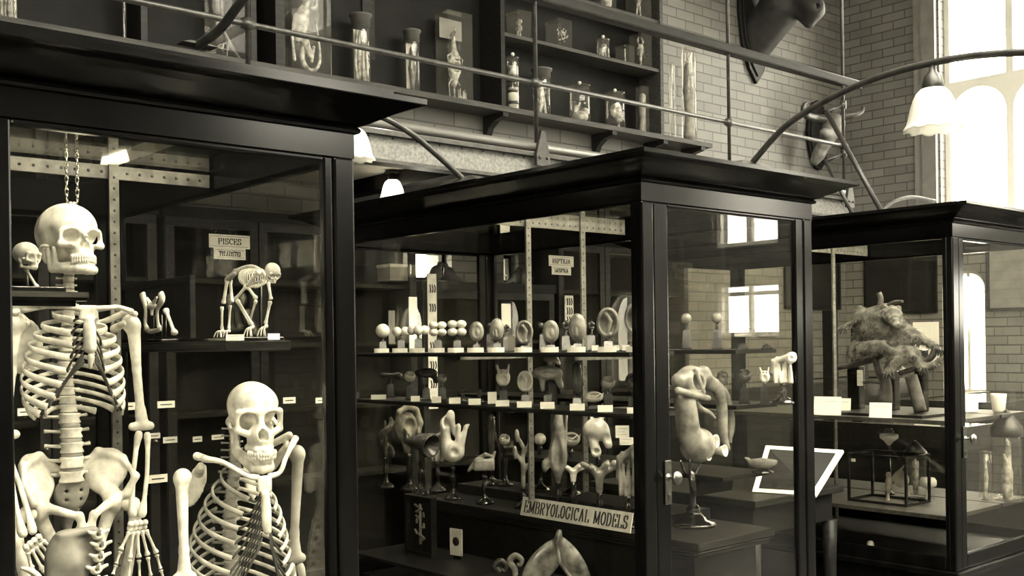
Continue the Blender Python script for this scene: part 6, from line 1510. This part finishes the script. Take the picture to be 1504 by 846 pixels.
t, r, h = pot(1307, 645, 735, 26, 5.2, Z2, 'small white dish on a dark column behind the glass box', [(.12, .8), (.6, .88), (1, .92), (1, .98), (.7, .99), (.6, .93), (.001, .93)], PAPER, 'footed_dish', 'dish', (('column', [(.5, 0), (.5, .03), (.15, .06), (.12, .8)], BLACK),))
MB().ball((0, 0, h*1.0), r*.6, 12).build('glass_dome', JARG, t)
# pale figurine-like skeleton below
P = onX(1277, 846, 4.9); t = thing('small_pale_mount', 'small pale upright animal mount at the bottom of the right-hand case', 'animal', (P.x, P.y, .445), face_cam(P)); dz = onX(1277, 826, 4.9).z-.445; kk = px(P)
sdf_obj('body', [('+','e',(0,0,dz),(6*kk,5*kk,5*kk),None,0), ('+','c',(0,0,dz),(-4*kk,-4*kk,dz+1*kk),4*kk,3*kk,2*kk), ('+','c',(0,0,dz),(1*kk,0,dz-12*kk),4*kk,6*kk,2*kk), ('+','c',(1*kk,0,dz-12*kk),(2*kk,0,.01),7*kk,5*kk,3*kk), ('+','c',(-3*kk,-2*kk,dz-9*kk),(-7*kk,-5*kk,dz-16*kk),2*kk,1.5*kk,1*kk)], 1.2*kk, BONE, t)
# specimens behind the near door
t, r, h = pot(1481, 672, 806, 40, 5.42, Z2-.0, 'tall jar with conical lid and white branching specimen behind the right-hand door', JP, JARG, parts=(CONE,))
sdf_obj('specimen', [('+','c',(0,0,.03*h),(0,0,.3*h),.35*r,.4*r,0), ('+','c',(0,0,.3*h),(.2*r,0,.62*h),.3*r,.2*r,.1*r), ('+','c',(0,0,.3*h),(-.5*r,0,.5*h),.2*r,.12*r,.1*r), ('+','c',(.1*r,0,.1*h),(.5*r,0,.05*h),.2*r,.2*r,.1*r)], .09*r, TISSUE, t)
t, r, h = pot(1449, 735, 806, 18, 5.36, Z2, 'narrow jar with a white strip specimen left of the conical-lid jar', JP+[(.9, 1.0), (.001, 1.0)], JARG)
sdf_obj('specimen', [('+','c',(-.2*r,0,.05*h),(.2*r,0,.45*h),.3*r,.35*r,0), ('+','c',(.2*r,0,.45*h),(-.2*r,0,.92*h),.35*r,.25*r,.1*r)], .1*r, TISSUE, t)
P = onX(1468, 600, 5.45); t, r, h = pot(1467, 585, 612, 22, 5.45, Z1, 'small white cup on the upper shelf behind the right-hand door', [(.6, 0), (.8, .1), (1, .9), (1.0, 1), (.85, 1), (.8, .3), (.001, .2)], PAPER, 'white_cup', 'cup')
P = onX(1420, 606, 5.38); P.z = Z1+.04; card(1425, 600, 34, 30, P, 'large white card behind the right-hand door', rz=rad(-40), marks=1)
# white bordered chart leaning on a desk between the cases
DX0, DX1, DY0, DY1, DZ = 3.80, 4.50, 2.75, 3.75, .80
d = thing('desk_case', 'low dark desk standing in the aisle between the middle and right-hand cases', 'desk', ((DX0+DX1)/2, (DY0+DY1)/2, 0)); o = -V(d.location)
MB().box((DX0, DY0, DZ-.03), (DX1, DY1, DZ)).build('desk_top', WOODM, d, o, bevel=.004)
MB().box((DX0+.04, DY0+.04, DZ-.16), (DX1-.04, DY1-.04, DZ-.03)).build('apron', WOODC, d, o)
for x in (DX0+.05, DX1-.05):
    for y in (DY0+.05, DY1-.05): MB().lathe([(.02, 0), (.028, .1), (.03, .45), (.035, DZ-.16)], (x, y, 0), 12).build('leg', WOODM, d, o)
def on_d(u, v, d): return V((0, 0, CZ))+ray(u, v)*d
BL, BR, TL, TR = onZ(1105, 723, DZ+.002), onZ(1198, 729, DZ+.002), on_d(1125, 655, 5.0), on_d(1239, 662, 4.94)
t = thing('bordered_chart', 'dark chart with a broad white border leaning on the aisle desk', 'chart', (BL+BR)/2); o = -V(t.location)
nz = (BR-BL).cross(TL-BL).normalized()*.012
def quad(fr_):
    c = (BL+BR+TL+TR)/4; return [p+(c-p)*fr_ for p in (BL, BR, TR, TL)]
Q0, Q1 = quad(0), quad(.15); f = MB()
for i in range(4):
    j = (i+1) % 4; q = [Q0[i], Q0[j], Q1[j], Q1[i]]
    f.add([p-nz for p in q]+[p+nz*.4 for p in q], [(0,1,2,3),(7,6,5,4),(0,4,5,1),(1,5,6,2),(2,6,7,3),(3,7,4,0)])
f.build('border', PAPERD, t, o)
q = quad(.14); MB().add([p-nz*.4 for p in q]+[p+nz*.3 for p in q], [(0,1,2,3),(7,6,5,4),(0,4,5,1),(1,5,6,2),(2,6,7,3),(3,7,4,0)]).build('sheet', SLATE, t, o)
sb = MB(); sb.tube([(TL+TR)/2+nz*.5, V(((TL.x+TR.x)/2+.1, (TL.y+TR.y)/2+.1, DZ))], .006, 8); sb.build('prop', WOODM, t, o)
# dark furniture beyond the right-hand case
def low_case(x0, x1, y0, y1, zt, label):
    d = thing('table_case', label, 'display case', ((x0+x1)/2, (y0+y1)/2, 0)); o = -V(d.location)
    b = MB(); b.box((x0, y0, .1), (x1, y1, zt-.14)); b.box((x0+.04, y0+.04, 0), (x1-.04, y1-.04, .1)); b.build('cabinet', WOODC, d, o)
    f = MB()
    for q in ((x0, x0+.03, y0, y1), (x1-.03, x1, y0, y1), (x0+.03, x1-.03, y0, y0+.03), (x0+.03, x1-.03, y1-.03, y1)): f.box((q[0], q[2], zt-.14), (q[1], q[3], zt))
    f.build('glass_frame', WOODM, d, o); MB().box((x0+.03, y0+.03, zt-.012), (x1-.03, y1-.03, zt-.008)).build('pane', GLASS, d, o); MB().box((x0+.03, y0+.03, zt-.139), (x1-.03, y1-.03, zt-.135)).build('lining', BOARD, d, o)
    return d
low_case(6.2, 7.0, 3.0, 4.2, .95, 'low table case beyond the right-hand case, nearer one')
low_case(7.6, 9.2, 3.4, 4.2, 1.02, 'low table case against the windows beyond the right-hand case')
low_case(6.3, 9.4, 5.0, 5.7, 1.12, 'long low table case along the back wall in the corner')
P = onX(1360, 505, XR-.004); kk = px(P); t = thing('wall_notice', 'white notice on the end wall between the animal and the case post', 'notice', (XR-.002, P.y, P.z)); MB().box((-.003, -20*kk, -32*kk), (0, 20*kk, 32*kk)).build('sheet', PAPER, t); MB().box((-.004, -2*kk, -2*kk), (-.003, 2*kk, 2*kk)).build('print_mark', INK, t)
def tall_post(u, v0, Y, w, lab):
    P = onY(u, v0, Y); t = thing('timber_post', lab, 'post', (P.x, P.y, 0)); b = MB(); b.box((-w/2, -w/2, 0), (w/2, w/2, P.z)); b.box((-w*.7, -w*.7, 0), (w*.7, w*.7, .12)); b.build('post', WOODM, t)
tall_post(1219, 456, 4.6, .085, 'dark square post standing behind the left of the animal case')
tall_post(1262, 478, 4.8, .10, 'short dark square post behind the mounted animal')
for u, v, w, h, Y, m, lab in ((1330, 583, 60, 14, 5.25, PAPERD, 'long pale roll lying on the corner table case'),):
    P = onY(u, v, Y); kk = px(P); zb = max(1.121, P.z-h*kk/2) if 'table' in lab else P.z-h*kk/2
    t = thing('paper_sheet' if 'sheet' in lab else 'paper_roll', lab, 'paper', (P.x, P.y if 'wall' not in lab else YB-.003, zb))
    if 'roll' in lab: MB().tube([(-w*kk/2, 0, h*kk/2), (w*kk/2, 0, h*kk/2)], h*kk/2, 14).build('roll', m, t)
    else: MB().box((-w*kk/2, -.002, 0), (w*kk/2, .002, h*kk)).build('sheet', m, t)
WORLD = 14.0; EXPO = 1.0
# ================================================================== daylight
w = bpy.data.worlds.new('sky'); SC.world = w; w.use_nodes = True
bg = w.node_tree.nodes['Background']; bg.inputs[0].default_value = (1.0, .955, .83, 1); bg.inputs[1].default_value = WORLD
def portal(name, loc, rot, sx, sy):
    l = bpy.data.lights.new(name, 'AREA'); l.shape = 'RECTANGLE'; l.size = sx; l.size_y = sy; l.cycles.is_portal = True
    o = bpy.data.objects.new(name, l); COL.objects.link(o); o.location = loc; o.rotation_euler = rot
for i, h in enumerate(HR):
    portal('window_daylight', (XR+.32, (h[0]+h[1])/2, (h[2]+h[3])/2), (0, rad(90), 0), h[3]-h[2], h[1]-h[0])
x0, x1, y0, y1 = SKY_ADDED[0]
portal('added_skylight_portal', ((x0+x1)/2, (y0+y1)/2, ZC+.16), (0, 0, 0), x1-x0, y1-y0)
for h in HF_ADDED: portal('window_daylight', ((h[0]+h[1])/2, YF-.32, (h[2]+h[3])/2), (rad(90), 0, 0), h[1]-h[0], h[3]-h[2])  # portals of the added front windows
for h in HL_ADDED: portal('window_daylight', (XL-.32, (h[0]+h[1])/2, (h[2]+h[3])/2), (0, rad(-90), 0), h[3]-h[2], h[1]-h[0])  # portals of the added left windows
for h in HB_: portal('window_daylight', ((h[0]+h[1])/2, YB+.32, (h[2]+h[3])/2), (rad(-90), 0, 0), h[1]-h[0], h[3]-h[2])
# ================================================================== camera and colour
cam = bpy.data.cameras.new('camera'); co = bpy.data.objects.new('camera', cam); COL.objects.link(co)
fw = V((cos(YAW), sin(YAW), 0)); rt = V((sin(YAW), -cos(YAW), 0)); up = V((0, 0, 1))
c_, s_ = cos(ROLL), sin(ROLL)
cx, cy = rt*c_+up*s_, up*c_-rt*s_
M = Matrix((cx, cy, -fw)).transposed().to_4x4(); M.translation = (0, 0, CZ)
co.matrix_world = M
cam.sensor_width = 36; cam.lens = F/1504*36; cam.shift_y = (V0-423)/1504; cam.clip_start = .05; cam.clip_end = 200
SC.camera = co
SC.view_settings.view_transform = 'Standard'; SC.view_settings.look = 'None'
SC.view_settings.exposure = EXPO
SC.view_settings.gamma = 1; SC.view_settings.use_curve_mapping = False
SC.cycles.transparent_max_bounces = 48; SC.cycles.max_bounces = 10; SC.cycles.diffuse_bounces = 4; SC.cycles.glossy_bounces = 4
